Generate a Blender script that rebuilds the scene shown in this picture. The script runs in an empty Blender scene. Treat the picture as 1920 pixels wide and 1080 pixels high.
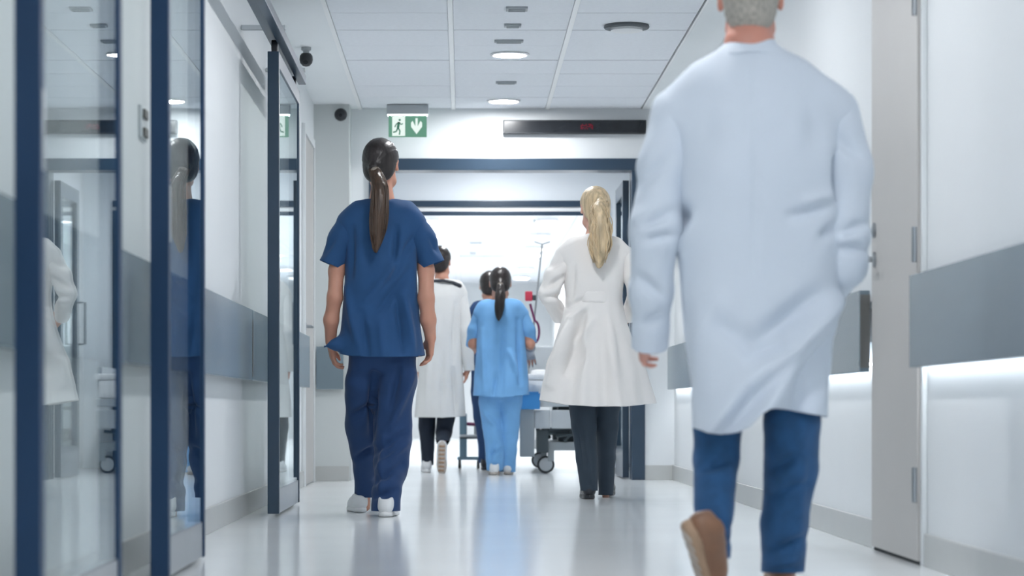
import bpy, bmesh, math, random
import numpy as np
from mathutils import Vector, Matrix

# ---------------------------------------------------------------- camera, world, exposure
sc = bpy.context.scene
C = sc.collection
EYE = 0.49                      # camera height, a low view down the corridor
F = 4800.0                      # focal length in pixels of a 1920 wide frame
CX, CY = 868.0, 765.0           # where the optical axis meets the frame (shifted lens)

cam_data = bpy.data.cameras.new('camera')
cam_data.sensor_width = 36.0
cam_data.lens = F / 1920.0 * 36.0
cam_data.shift_x = (960 - CX) / 1920.0
cam_data.shift_y = (CY - 540) / 1920.0
cam_data.clip_start = 0.05
cam_data.clip_end = 200
cam_data.dof.use_dof = True
cam_data.dof.focus_distance = 12.6
cam_data.dof.aperture_fstop = 3.6
cam = bpy.data.objects.new('camera', cam_data)
cam.location = (0, 0, EYE)
cam.rotation_euler = (math.pi / 2, 0, 0)
C.objects.link(cam)
sc.camera = cam

world = bpy.data.worlds.new('daylight')
sc.world = world
world.use_nodes = True
world.node_tree.nodes['Background'].inputs['Color'].default_value = (0.80, 0.90, 1.0, 1)
world.node_tree.nodes['Background'].inputs['Strength'].default_value = 1.3

sc.view_settings.view_transform = 'Standard'
sc.view_settings.look = 'None'
sc.view_settings.gamma = 1.0
sc.view_settings.use_curve_mapping = False
sc.view_settings.exposure = 0.10

LAMP = 215.0                    # ceiling downlights near the camera
FILL_BACK = 245.0               # fill lamps added to brighten the ward beyond the second doorway
LED = 26.0                      # strip under the wall rail


def W(px, py, Y):
    """The point at depth Y that the photograph shows at pixel (px, py)."""
    return np.array([(px - CX) * Y / F, Y, EYE + (CY - py) * Y / F])


# ---------------------------------------------------------------- materials
MATS = {}


def lin(c):
    return tuple((v / 12.92 if v <= 0.04045 else ((v + 0.055) / 1.055) ** 2.4) for v in c)


def mat(name, rgb, rough=0.5, metal=0.0, var=0.04, scale=8.0, bump=0.0, bscale=300.0, sss=0.0,
        coat=0.0, spec=0.5, stretch=(1, 1, 1), sheen=0.0):
    """Principled surface; rgb in 0-255 sRGB, noise varies the colour a little, noise bump gives grain."""
    m = bpy.data.materials.new(name)
    m.use_nodes = True
    nt = m.node_tree
    p = nt.nodes['Principled BSDF']
    c = lin([v / 255 for v in rgb])
    tc = nt.nodes.new('ShaderNodeTexCoord')
    mp = nt.nodes.new('ShaderNodeMapping')
    mp.inputs['Scale'].default_value = stretch
    nt.links.new(tc.outputs['Object'], mp.inputs['Vector'])
    nz = nt.nodes.new('ShaderNodeTexNoise')
    nz.inputs['Scale'].default_value = scale
    nz.inputs['Detail'].default_value = 4
    nt.links.new(mp.outputs['Vector'], nz.inputs['Vector'])
    rp = nt.nodes.new('ShaderNodeValToRGB')
    rp.color_ramp.elements[0].position = 0.3
    rp.color_ramp.elements[1].position = 0.7
    rp.color_ramp.elements[0].color = tuple(max(0, v * (1 - var)) for v in c) + (1,)
    rp.color_ramp.elements[1].color = tuple(min(1, v * (1 + var)) for v in c) + (1,)
    nt.links.new(nz.outputs['Fac'], rp.inputs['Fac'])
    nt.links.new(rp.outputs['Color'], p.inputs['Base Color'])
    p.inputs['Roughness'].default_value = rough
    p.inputs['Metallic'].default_value = metal
    p.inputs['Specular IOR Level'].default_value = spec
    p.inputs['Coat Weight'].default_value = coat
    p.inputs['Sheen Weight'].default_value = sheen
    if sss:
        p.inputs['Subsurface Weight'].default_value = sss
        p.inputs['Subsurface Radius'].default_value = (0.012, 0.005, 0.003)
        p.inputs['Subsurface Scale'].default_value = 1.0
    if bump:
        n2 = nt.nodes.new('ShaderNodeTexNoise')
        n2.inputs['Scale'].default_value = bscale
        n2.inputs['Detail'].default_value = 3
        nt.links.new(mp.outputs['Vector'], n2.inputs['Vector'])
        b = nt.nodes.new('ShaderNodeBump')
        b.inputs['Strength'].default_value = bump
        b.inputs['Distance'].default_value = 0.002
        nt.links.new(n2.outputs['Fac'], b.inputs['Height'])
        nt.links.new(b.outputs['Normal'], p.inputs['Normal'])
    MATS[name] = m
    return m


def emit(name, rgb, strength):
    m = bpy.data.materials.new(name)
    m.use_nodes = True
    nt = m.node_tree
    nt.nodes.remove(nt.nodes['Principled BSDF'])
    e = nt.nodes.new('ShaderNodeEmission')
    e.inputs['Color'].default_value = lin([v / 255 for v in rgb]) + (1,)
    e.inputs['Strength'].default_value = strength
    nt.links.new(e.outputs[0], nt.nodes['Material Output'].inputs['Surface'])
    MATS[name] = m
    return m


def glass(name, tint=(0.88, 0.90, 0.89), ior=1.56):
    """Thin pane: clear tinted transmission with a Fresnel mirror on it."""
    m = bpy.data.materials.new(name)
    m.use_nodes = True
    nt = m.node_tree
    nt.nodes.remove(nt.nodes['Principled BSDF'])
    fr = nt.nodes.new('ShaderNodeFresnel')
    geo = nt.nodes.new('ShaderNodeNewGeometry')      # the same outside-air Fresnel on both faces of the thin pane
    mr = nt.nodes.new('ShaderNodeMapRange')
    mr.inputs['To Min'].default_value = ior
    mr.inputs['To Max'].default_value = 1 / ior
    nt.links.new(geo.outputs['Backfacing'], mr.inputs['Value'])
    nt.links.new(mr.outputs['Result'], fr.inputs['IOR'])
    tr = nt.nodes.new('ShaderNodeBsdfTransparent')
    tr.inputs['Color'].default_value = tint + (1,)
    gl = nt.nodes.new('ShaderNodeBsdfGlossy')
    gl.inputs['Roughness'].default_value = 0.0
    gl.inputs['Color'].default_value = (0.88, 0.94, 0.96, 1)
    mx = nt.nodes.new('ShaderNodeMixShader')
    nt.links.new(fr.outputs[0], mx.inputs['Fac'])
    nt.links.new(tr.outputs[0], mx.inputs[1])
    nt.links.new(gl.outputs[0], mx.inputs[2])
    nt.links.new(mx.outputs[0], nt.nodes['Material Output'].inputs['Surface'])
    MATS[name] = m
    return m


mat('wall_paint', (226, 230, 233), rough=0.55, var=0.012, scale=1.5, bump=0.03, bscale=120)
mat('wall_far_paint', (226, 233, 239), rough=0.55, var=0.012, scale=1.5)
mat('column_paint', (205, 210, 210), rough=0.6, var=0.015, scale=1.5)
mat('ceiling_board', (240, 244, 246), rough=0.8, var=0.01, scale=2)
mat('ceiling_tile', (236, 240, 246), rough=0.85, var=0.02, scale=40, bump=0.1, bscale=500)
mat('ceiling_void', (150, 156, 160), rough=0.9, var=0.02)
mat('runner', (248, 250, 251), rough=0.4, var=0.0)
mat('vinyl_floor', (234, 238, 240), rough=0.13, var=0.03, scale=1.2, spec=0.55)
mat('skirting', (188, 190, 189), rough=0.35, var=0.02)
mat('frame_dark', (38, 60, 80), rough=0.32, var=0.05, scale=3, spec=0.5)
mat('frame_blue', (24, 56, 88), rough=0.45, var=0.06, scale=2, spec=0.3)
mat('rail_panel', (126, 142, 152), rough=0.24, var=0.07, scale=3, stretch=(1, 0.15, 1), metal=0.25, spec=0.5)
mat('rail_end', (104, 104, 102), rough=0.5)
mat('leaf_grey', (186, 184, 182), rough=0.45, var=0.02, scale=2)
mat('door_trim', (222, 226, 228), rough=0.45, var=0.01)
mat('steel', (170, 174, 178), rough=0.28, metal=1.0, var=0.03)
mat('dark_gap', (58, 62, 66), rough=0.8)
mat('black_plastic', (34, 38, 44), rough=0.4, var=0.05)
mat('display_black', (26, 30, 36), rough=0.25, var=0.08, scale=2)
mat('white_plastic', (232, 234, 236), rough=0.4, var=0.01)
mat('grey_plastic', (166, 172, 176), rough=0.45, var=0.02)
mat('diffuser_rim', (92, 98, 102), rough=0.5)
mat('sign_green', (72, 140, 112), rough=0.4, var=0.05)
emit('sign_white', (236, 250, 244), 0.95)
emit('sign_green_lit', (112, 164, 142), 0.8)
emit('sign_lamp', (238, 255, 252), 9.0)
emit('red_led', (190, 40, 70), 0.55)
emit('lamp_disc', (251, 252, 253), LAMP)
emit('ward_fill', (252, 252, 252), FILL_BACK)
emit('led_strip', (245, 250, 255), LED)
glass('glass_pane')
mat('skin_pale', (226, 178, 158), rough=0.5, var=0.05, scale=14, sss=0.12, bump=0.05, bscale=200)
mat('skin_tan', (205, 150, 128), rough=0.5, var=0.05, scale=14, sss=0.12, bump=0.05, bscale=200)
mat('skin_red', (208, 146, 128), rough=0.5, var=0.08, scale=14, sss=0.12, bump=0.05, bscale=200)
mat('lip', (176, 96, 92), rough=0.4)
mat('eye_white', (238, 236, 232), rough=0.2)
mat('iris', (62, 48, 40), rough=0.2)
mat('hair_dark', (44, 38, 38), rough=0.34, var=0.45, scale=60, stretch=(1, 1, 0.12), bump=0.5, bscale=160)
mat('hair_brown', (74, 56, 44), rough=0.36, var=0.45, scale=60, stretch=(1, 1, 0.10), bump=0.5, bscale=160)
mat('hair_blonde', (206, 184, 150), rough=0.42, var=0.35, scale=45, stretch=(1, 1, 0.12), bump=0.5, bscale=160)
mat('hair_grey', (172, 167, 158), rough=0.6, var=0.3, scale=180, stretch=(1, 1, 0.4), bump=0.7, bscale=380)
mat('hair_tie', (150, 140, 130), rough=0.6)
mat('navy_scrubs', (30, 76, 124), rough=0.8, var=0.05, scale=10, bump=0.25, bscale=900, sheen=0.1)
mat('navy_trousers', (22, 58, 104), rough=0.8, var=0.05, scale=10, bump=0.25, bscale=900, sheen=0.1)
mat('blue_scrubs', (120, 178, 232), rough=0.8, var=0.05, scale=10, bump=0.25, bscale=900, sheen=0.1)
mat('dark_scrubs', (30, 62, 104), rough=0.8, var=0.05, scale=10, bump=0.25, bscale=900)
mat('coat_white', (218, 227, 239), rough=0.75, var=0.015, scale=6, bump=0.2, bscale=800, sheen=0.1)
mat('coat_cream', (242, 239, 237), rough=0.75, var=0.015, scale=6, bump=0.2, bscale=800, sheen=0.1)
mat('coat_grey', (236, 236, 234), rough=0.75, var=0.015, scale=6, bump=0.2, bscale=800)
mat('denim', (36, 84, 130), rough=0.8, var=0.14, scale=24, bump=0.3, bscale=700, sheen=0.1)
mat('dark_cloth', (44, 58, 72), rough=0.75, var=0.06, scale=12, bump=0.2, bscale=800)
mat('black_cloth', (26, 38, 54), rough=0.8, var=0.06, scale=12, bump=0.2, bscale=800)
mat('shoe_white', (228, 230, 232), rough=0.5, var=0.03)
mat('shoe_sole_white', (242, 243, 244), rough=0.55, var=0.02)
mat('shoe_tread', (196, 188, 180), rough=0.7, var=0.12, scale=60)
mat('shoe_brown', (142, 104, 80), rough=0.4, var=0.12, scale=20)
mat('shoe_sole_tan', (176, 146, 120), rough=0.6, var=0.08, scale=30)
mat('shoe_black', (34, 38, 46), rough=0.35, var=0.08)
mat('glove_grey', (150, 158, 170), rough=0.45, var=0.05)
mat('lanyard_dark', (52, 56, 64), rough=0.5)
mat('bed_grey', (156, 165, 170), rough=0.4, var=0.02)
mat('bed_light', (184, 191, 196), rough=0.4, var=0.02)
mat('bed_dark', (66, 78, 84), rough=0.5, var=0.06)
mat('linen', (240, 242, 244), rough=0.85, var=0.015, bump=0.2, bscale=300)
mat('blue_pad', (70, 150, 215), rough=0.7, var=0.05)
mat('rubber', (48, 54, 58), rough=0.6, var=0.05)
mat('pump_red', (206, 60, 84), rough=0.45, var=0.04)
mat('purple_strap', (110, 30, 84), rough=0.5, var=0.05)
mat('teal_metal', (104, 132, 148), rough=0.4, metal=0.2, var=0.04)
mat('wall_plate', (196, 202, 206), rough=0.4)


# ---------------------------------------------------------------- object helpers
def put(o, parent=None):
    C.objects.link(o)
    if parent is not None:
        o.parent = parent
    return o


def tag(o, label=None, cat=None, group=None, kind=None):
    if label:
        o['label'] = label
    if cat:
        o['category'] = cat
    if group:
        o['group'] = group
    if kind:
        o['kind'] = kind
    return o


def empty(name, loc, label=None, cat=None, group=None, kind=None):
    o = bpy.data.objects.new(name, None)
    o.empty_display_size = 0.1
    o.location = loc
    C.objects.link(o)
    return tag(o, label, cat, group, kind)


class MB:
    """Collects shapes in world coordinates; build() links them as one mesh relative to its parent's base."""

    def __init__(self):
        self.v, self.f, self.s = [], [], []

    def raw(self, v, f, smooth=False):
        o = len(self.v)
        self.v += [tuple(p) for p in v]
        self.f += [tuple(i + o for i in q) for q in f]
        self.s += [smooth] * len(f)
        return self

    def box(self, x0, x1, y0, y1, z0, z1, bev=0.0):
        bm = bmesh.new()
        bmesh.ops.create_cube(bm, size=1.0)
        for v in bm.verts:
            v.co = ((x0 + x1) / 2 + v.co.x * (x1 - x0), (y0 + y1) / 2 + v.co.y * (y1 - y0),
                    (z0 + z1) / 2 + v.co.z * (z1 - z0))
        if bev:
            bmesh.ops.bevel(bm, geom=bm.edges[:], offset=bev, segments=2, affect='EDGES', profile=0.7)
        bm.verts.ensure_lookup_table()
        bm.verts.index_update()
        self.raw([tuple(v.co) for v in bm.verts], [[v.index for v in f.verts] for f in bm.faces])
        bm.free()
        return self

    def tube(self, pts, r, seg=12, cap=True):
        pts = [Vector(p) for p in pts]
        rs = r if isinstance(r, (list, tuple)) else [r] * len(pts)
        v, f = [], []
        n = None
        for i, p in enumerate(pts):
            t = (pts[min(i + 1, len(pts) - 1)] - pts[max(i - 1, 0)]).normalized()
            if n is None:
                n = t.orthogonal().normalized()
            n = (n - t * n.dot(t)).normalized()
            b = t.cross(n)
            for k in range(seg):
                a = 2 * math.pi * k / seg
                v.append(p + (n * math.cos(a) + b * math.sin(a)) * rs[i])
        for i in range(len(pts) - 1):
            for k in range(seg):
                a, c = i * seg + k, i * seg + (k + 1) % seg
                f.append((a, c, c + seg, a + seg))
        if cap:
            f.append(tuple(reversed(range(seg))))
            f.append(tuple((len(pts) - 1) * seg + k for k in range(seg)))
        return self.raw(v, f, True)

    def lathe(self, prof, origin, axis='z', seg=32, cap=True):
        """prof: (radius, height) rows, revolved about the axis through origin."""
        v, f = [], []
        for r, h in prof:
            for k in range(seg):
                a = 2 * math.pi * k / seg
                p = (r * math.cos(a), r * math.sin(a), h)
                if axis == 'x':
                    p = (p[2], p[0], p[1])
                elif axis == 'y':
                    p = (p[0], p[2], p[1])
                v.append((origin[0] + p[0], origin[1] + p[1], origin[2] + p[2]))
        for i in range(len(prof) - 1):
            for k in range(seg):
                a, c = i * seg + k, i * seg + (k + 1) % seg
                f.append((a, c, c + seg, a + seg))
        if cap:
            f.append(tuple(reversed(range(seg))))
            f.append(tuple((len(prof) - 1) * seg + k for k in range(seg)))
        return self.raw(v, f, True)

    def prism(self, outline, y0, y1):
        """outline of (x, z) extruded from depth y0 to y1."""
        n = len(outline)
        v = [(x, y0, z) for x, z in outline] + [(x, y1, z) for x, z in outline]
        f = [tuple(range(n)), tuple(reversed(range(n, 2 * n)))]
        f += [((i + 1) % n, i, i + n, (i + 1) % n + n) for i in range(n)]
        return self.raw(v, f)

    def build(self, name, m, parent=None, base=None):
        if base is None:
            p, base = parent, Vector((0, 0, 0))
            while p is not None:
                base = base + p.location
                p = p.parent
        me = bpy.data.meshes.new(name)
        me.from_pydata([(a - base[0], b - base[1], c - base[2]) for a, b, c in self.v], [], self.f)
        me.polygons.foreach_set('use_smooth', self.s)
        bm = bmesh.new()
        bm.from_mesh(me)
        bmesh.ops.recalc_face_normals(bm, faces=bm.faces[:])
        bm.to_mesh(me)
        bm.free()
        if any(self.s):
            me.set_sharp_from_angle(angle=math.radians(40))
        me.materials.append(MATS[m])
        return put(bpy.data.objects.new(name, me), parent)


# ---------------------------------------------------------------- the corridor
XL, XR = -1.00, 1.44            # wall faces
H = 2.53                        # ceiling
Y_IN = -4.0                     # the corridor goes on behind the camera
Y_P1 = 17.45                    # first doorway wall
Y_P2 = 21.0                     # second doorway wall
Y_END = 42.0


def struct(name, mb, m, label=None, cat=None):
    return tag(mb.build(name, m), label, cat, kind='structure')


struct('floor', MB().box(XL - .2, XR + .2, Y_IN, Y_END, -.1, 0), 'vinyl_floor',
       'glossy pale grey vinyl corridor floor', 'floor')
struct('wall_left', MB().box(XL - .2, XL, Y_IN, Y_END, 0, 2.75), 'wall_paint',
       'white left corridor wall behind the glass sliding doors', 'wall')
struct('wall_right', MB().box(XR, XR + .2, Y_IN, Y_END, 0, 2.75), 'wall_paint',
       'white right corridor wall with the grey door', 'wall')
struct('wall_end', MB().box(XL - .2, XR + .2, Y_END, Y_END + .2, 0, 2.75), 'wall_paint',
       'white wall closing the far end of the corridor', 'wall')

# ceiling: plaster margins, tiles and runners between them
COLS = [-0.70, -0.065, 0.575, 1.225]
ceil = empty('ceiling', (0, 0, H), 'white suspended tile ceiling of the corridor', 'ceiling', kind='structure')
MB().box(XL - .2, XR + .2, Y_IN, Y_END, H + .05, H + .12).build('ceiling_void', 'ceiling_void', ceil)
MB().box(XL, COLS[0] - .012, Y_IN, Y_END, H - .004, H + .06).build('plaster_margin', 'ceiling_board', ceil)
MB().box(COLS[3] + .008, XR, Y_IN, Y_END, H - .004, H + .06).build('plaster_margin', 'ceiling_board', ceil)
for i, x in enumerate(COLS):
    w = (.012, .013, .013, .006)[i]
    MB().box(x - w, x + w, Y_IN, Y_END, H - .006, H + .05).build('runner', 'runner', ceil)
tile_mesh = {}
TP = 0.6
for ci in range(3):
    xa, xb = COLS[ci] + .014, COLS[ci + 1] - .014
    mb = MB().box(-(xb - xa) / 2, (xb - xa) / 2, -TP / 2 + .006, TP / 2 - .006, 0, .02, .003)
    first = None
    y = 3.32
    while y < 34.5:
        if not (Y_P1 - .1 < y + .3 and y - .3 < Y_P1 + .25) or True:
            if first is None:
                first = mb.build('ceiling_tile', 'ceiling_tile', None, (0, 0, 0))
                o = first
            else:
                o = first.copy()
                C.objects.link(o)
            o.parent = ceil
            o.location = ((xa + xb) / 2, y, random.Random(int(y * 7 + ci)).uniform(-.0012, .0012))
        y += TP
    MB().box(xa, xb, 34.6, Y_END, H, H + .03).build('tile_field', 'ceiling_tile', ceil)
    MB().box(xa, xb, Y_IN, 3.0, H, H + .03).build('tile_field', 'ceiling_tile', ceil)


def portal_wall(name, Y, x0, x1, zt, m, label, th=.16):
    mb = MB()
    mb.box(XL, x0, Y, Y + th, 0, H)
    mb.box(x1, XR, Y, Y + th, 0, H)
    mb.box(x0, x1, Y, Y + th, zt, H)
    return struct(name, mb, m, label, 'wall')


PX0, PX1, PZT = -0.64, 1.24, 2.19
portal_wall('wall_front', Y_P1, PX0, PX1, PZT, 'wall_paint', 'white wall above the first dark doorway frame, carrying the exit sign')
portal_wall('wall_back', Y_P2, PX0, 1.20, PZT, 'wall_far_paint', 'pale blue grey wall above the second doorway further on')
struct('wall_column', MB().box(XL, -0.763, 17.16, Y_P1, 0, H), 'column_paint',
       'grey painted column in front of the doorway on the left', 'column')

# skirting boards
SK = .10
struct('baseboard_left', MB().box(XL, XL + .012, Y_IN, 15.9, 0, SK, .003).box(XL, XL + .012, 16.95, 17.16, 0, SK), 'skirting',
       'grey skirting board along the left wall', 'baseboard')
struct('baseboard_right', MB().box(XR - .012, XR, Y_IN, 7.93, 0, SK, .003).box(XR - .012, XR, 8.91, Y_P1, 0, SK, .003), 'skirting',
       'grey skirting board along the right wall', 'baseboard')
struct('baseboard_column', MB().box(XL + .012, -0.763, 17.148, 17.16, 0, SK, .003), 'skirting',
       'short grey skirting board at the foot of the column', 'baseboard')
struct('baseboard_front', MB().box(PX1, XR - .012, Y_P1 - .012, Y_P1, 0, SK, .003), 'skirting',
       'short grey skirting board between doorway and right wall', 'baseboard')


# wall rails: a deep band on brackets, on the right with a light strip under it
def rail(side, y0, y1, led, label, end=None):
    x = XL if side < 0 else XR
    r = empty('bumper_rail', (x, (y0 + y1) / 2, .61), label, 'rail')
    xi, xo = x - side * .022, x - side * .058
    MB().box(min(xi, xo), max(xi, xo), y0, y1, .615, .90 if side > 0 else .93, .004).build('panel', 'rail_panel', r)
    n = max(2, int((y1 - y0) / 1.2) + 1)
    for i in range(n):
        yy = y0 + .08 + (y1 - y0 - .16) * i / (n - 1)
        MB().box(min(x, xi), max(x, xi), yy - .03, yy + .03, .72, .84).build('bracket', 'steel', r)
    for yy in (y0, y1):
        MB().box(min(xo, xi) + .002, max(xo, xi), yy - .004, yy + .004, .63, .885).build('end_cap', 'rail_end', r)
    if led:
        MB().box(min(x - side * .006, xi), max(x - side * .006, xi), y0 + .02, y1 - .02, .640, .648).build('light_strip', 'led_strip', r)
    return r


rail(1, -2.0, 7.93, True, 'blue grey wall rail right of the grey door, lit underneath')
rail(1, 8.92, 13.2, True, 'blue grey wall rail left of the grey door beside the man in white')
rail(1, 13.3, 17.3, True, 'blue grey wall rail ending beside the doorway on the right wall')
rail(-1, 1.0, 11.45, False, 'grey wall rail running behind the near glass sliding doors')
rail(-1, 11.5, 15.75, False, 'grey wall rail behind the furthest glass sliding door')
MB_ = MB().box(XL + .02, -0.80, 17.10, 17.135, .615, .90, .004)
r = empty('bumper_rail', (-.9, 17.12, .61), 'short grey wall rail on the front of the column', 'rail')
MB_.build('panel', 'rail_panel', r)
for xx in (-.95, -.84):
    MB().box(xx - .02, xx + .02, 17.135, 17.16, .72, .84).build('bracket', 'steel', r)

# hinged grey door in the right wall
d = empty('door_1', (XR, 8.42, 0), 'plain grey hinged door closed in the right wall', 'door', kind='structure')
MB().box(1.415, XR - .001, 7.975, 8.865, .012, 2.12, .004).build('leaf', 'leaf_grey', d)
MB().box(1.425, XR - .001, 7.975, 8.865, .0, .012).build('threshold_gap', 'dark_gap', d)
MB().box(1.424, XR - .001, 7.935, 7.97, 0, 2.16, .002).build('jamb', 'door_trim', d)
MB().box(1.424, XR - .001, 8.870, 8.905, 0, 2.16, .002).build('jamb', 'door_trim', d)
MB().box(1.424, XR - .001, 7.97, 8.87, 2.125, 2.16, .002).build('head', 'door_trim', d)
for z in (.25, 1.0, 1.77):
    MB().lathe([(.010, 0), (.010, .11)], (1.409, 7.985, z - .055), seg=12).build('hinge', 'steel', d)
h_ = MB().lathe([(.026, 0), (.026, -.008), (.010, -.010), (.010, -.045)], (1.415, 8.79, 1.0), axis='x', seg=20)
h_.tube([(1.372, 8.79, 1.0), (1.369, 8.74, 1.0), (1.369, 8.67, 1.0)], .009, 10)
h_.build('handle', 'steel', d)
MB().lathe([(.026, 0), (.026, -.008), (.012, -.012)], (1.415, 8.79, 1.10), axis='x', seg=20).build('lock', 'steel', d)

# flush grey door in the left wall near the column
d = empty('door_2', (XL, 16.4, 0), 'narrow grey door in the left wall just before the column', 'door', kind='structure')
MB().box(XL + .001, XL + .012, 15.95, 16.90, .01, 2.20, .003).build('leaf', 'leaf_grey', d)
MB().box(XL + .001, XL + .022, 15.88, 15.945, 0, 2.26, .003).build('jamb', 'door_trim', d)
MB().box(XL + .001, XL + .022, 16.905, 16.95, 0, 2.26, .003).build('jamb', 'door_trim', d)
MB().box(XL + .001, XL + .022, 15.945, 16.905, 2.205, 2.26, .003).build('head', 'door_trim', d)
hh = MB().lathe([(.024, 0), (.024, .008), (.010, .010), (.010, .04)], (XL + .012, 16.02, 1.0), axis='x', seg=16)
hh.tube([(XL + .05, 16.02, 1.0), (XL + .052, 16.07, 1.0), (XL + .052, 16.13, 1.0)], .009, 10)
hh.build('handle', 'steel', d)


# glass sliding doors hung on a track along the left wall
def sliding(name, y0, y1, label, fm, sw=.055, far=.05, z1=2.10):
    xa, xb = -.882, -.830
    d = empty(name, ((xa + xb) / 2, (y0 + y1) / 2, 0), label, 'door', kind='structure')
    MB().box(xa, xb, y0, y0 + sw, .012, z1, .004).build('stile', fm, d)
    MB().box(xa, xb, y1 - far, y1, .012, z1, .004).build('stile', fm, d)
    MB().box(xa, xb, y0 + sw, y1 - far, z1 - .07, z1, .004).build('top_rail', fm, d)
    MB().box(xa + .004, xb - .004, y0 + sw, y1 - far, .012, .125, .004).build('bottom_rail', 'steel', d)
    xm = (xa + xb) / 2
    MB().box(xm + .012, xm + .020, y0 + sw - .005, y1 - far + .005, .12, z1 - .06).build('pane', 'glass_pane', d)
    for yy in (y0 + .10, y1 - .10):
        g = MB().box(xm - .012, xm + .012, yy - .04, yy + .04, z1, z1 + .03)
        g.lathe([(.03, -.014), (.03, .014)], (xm, yy, z1 + .035), axis='x', seg=18)
        g.build('roller', 'black_plastic', d)
    hy = y0 + .028
    MB().box(xb - .001, xb + .003, hy - .012, hy + .012, .96, 1.12, .002).build('flush_pull', 'steel', d)
    return d


sliding('door_3', 5.03, 6.24, 'nearest glass sliding door with blue frame at the left edge', 'frame_blue')
sliding('door_4', 7.22, 8.25, 'second glass sliding door, reflecting the navy nurse', 'frame_blue')
sliding('door_5', 11.55, 13.02, 'furthest glass sliding door with dark upright, beyond the white wall', 'frame_dark')
t = empty('sliding_track', (XL, 8, 2.15), 'long dark ceiling-height track carrying the glass sliding doors', 'track')
MB().box(-.845, -.805, 1.0, 13.15, 2.150, 2.195, .004).build('track_bar', 'frame_dark', t)
MB().box(-.895, -.845, 1.0, 13.15, 2.180, 2.195).build('track_lip', 'frame_dark', t)
for yy in np.arange(1.4, 13.2, 1.45):
    MB().box(XL + .002, -.80, yy - .02, yy + .02, 2.196, 2.216).build('wall_bracket', 'wall_plate', t)


# dark framed doorways with glazed leaves swung open
def portal(name, Y, x0, x1, label, depth, leaves, transom=False):
    d = empty(name, ((x0 + x1) / 2, Y, 0), label, 'doorway', kind='structure')
    fw = .09
    MB().box(x0, x0 + fw, Y - .02, Y + depth, 0, PZT - .08, .004).build('jamb', 'frame_dark', d)
    MB().box(x1 - fw, x1, Y - .02, Y + depth, 0, PZT - .08, .004).build('jamb', 'frame_dark', d)
    hd = .052 if transom else .08
    MB().box(x0, x1, Y - .02, Y + (.03 if transom else depth), PZT - hd, PZT, .004).build('head', 'frame_dark', d)
    if transom:
        MB().box(x0 + fw, x1 - fw, Y - .01, Y + .03, PZT - .122, PZT - .088, .003).build('transom_bar', 'frame_dark', d)
        MB().box(x0 + fw, x1 - fw, Y + .0, Y + .01, PZT - .088, PZT - .052).build('transom_panel', 'runner', d)
    if leaves:
        for s, xe in ((1, x1 - fw), (-1, x0 + fw)):
            a, b = (xe - .048, xe - .004) if s > 0 else (xe + .004, xe + .048)
            ya, yb, zt = Y + depth + .01, Y + depth + .86, 2.06
            lf = MB().box(a, b, ya, ya + .10, .01, zt, .003).box(a, b, yb - .10, yb, .01, zt, .003)
            lf.box(a, b, ya + .10, yb - .10, zt - .10, zt, .003).box(a, b, ya + .10, yb - .10, .01, .22, .003)
            l = lf.build('leaf', 'frame_dark', d)
            MB().box((a + b) / 2 - .004, (a + b) / 2 + .004, ya + .095, yb - .095, .21, zt - .09).build('pane', 'glass_pane', l, d.location)
            xo = a - .05 if s > 0 else b + .05
            xe2 = a if s > 0 else b
            MB().tube([(xe2, yb - .05, .95), (xo, yb - .05, .95), (xo, yb - .05, 1.25), (xe2, yb - .05, 1.25)], .010, 10).build('pull_handle', 'steel', l, d.location)
    return d


portal('door_6', Y_P1, PX0, PX1, 'first dark framed doorway with glazed leaves swung open', .20, True)
portal('door_7', Y_P2, PX0, 1.20, 'second dark framed doorway further down, with a double head bar', .18, False, True)

# ---------------------------------------------------------------- ceiling fittings
def downlight(x, y, label, grp):
    e = empty('downlight', (x, y, H), label, 'lamp', grp)
    MB().lathe([(.112, -.002), (.112, -.008), (.097, -.011), (.094, -.004)], (x, y, H), seg=36).build('rim', 'white_plastic', e)
    MB().lathe([(.093, -.006), (.093, -.0088), (.06, -.0095)], (x, y, H), seg=36).build('lamp_disc', 'lamp_disc', e)
    return e


downlight(.27, 16.98, 'round ceiling downlight right in front of the doorway wall', 'downlights')
downlight(.27, 14.75, 'round ceiling downlight between the two grey ceiling vents', 'downlights')
ORD = ['first', 'second', 'third', 'fourth', 'fifth', 'sixth', 'seventh', 'eighth']
for i, y in enumerate((12.35, 9.95, 7.55, 5.15, 2.75, .35, -2.05)):
    downlight(.27, y, 'round ceiling downlight, %s one nearer than the picture shows' % ORD[i], 'near downlights')
downlight(.27, 18.4, 'added round fill light between the two doorways, nearer one', 'downlights')  # pair added to brighten the people and wall between the doorways
downlight(.27, 20.2, 'added round fill light between the two doorways, further one', 'downlights')
for i, y in enumerate((22.6, 25.0, 27.4, 29.8, 32.2, 34.6, 37.0, 39.4)):  # fill lamps added to brighten the ward, discs hidden by their rims
    for x in (-.38, .9):
        e = empty('fill_light', (x, y, H), 'added fill light in a short white housing in the ward, %s in the %s row' % (ORD[i], 'left' if x < 0 else 'right'), 'lamp', 'ward fill lights')
        MB().lathe([(.112, -.012), (.112, -.050), (.118, -.052), (.124, -.050), (.124, .0), (.112, .0), (.112, -.012)], (x, y, H), seg=28, cap=False).build('housing', 'white_plastic', e)
        MB().lathe([(.111, -.004), (.111, -.010), (.06, -.011)], (x, y, H), seg=28).build('lamp_disc', 'ward_fill', e)


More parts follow.
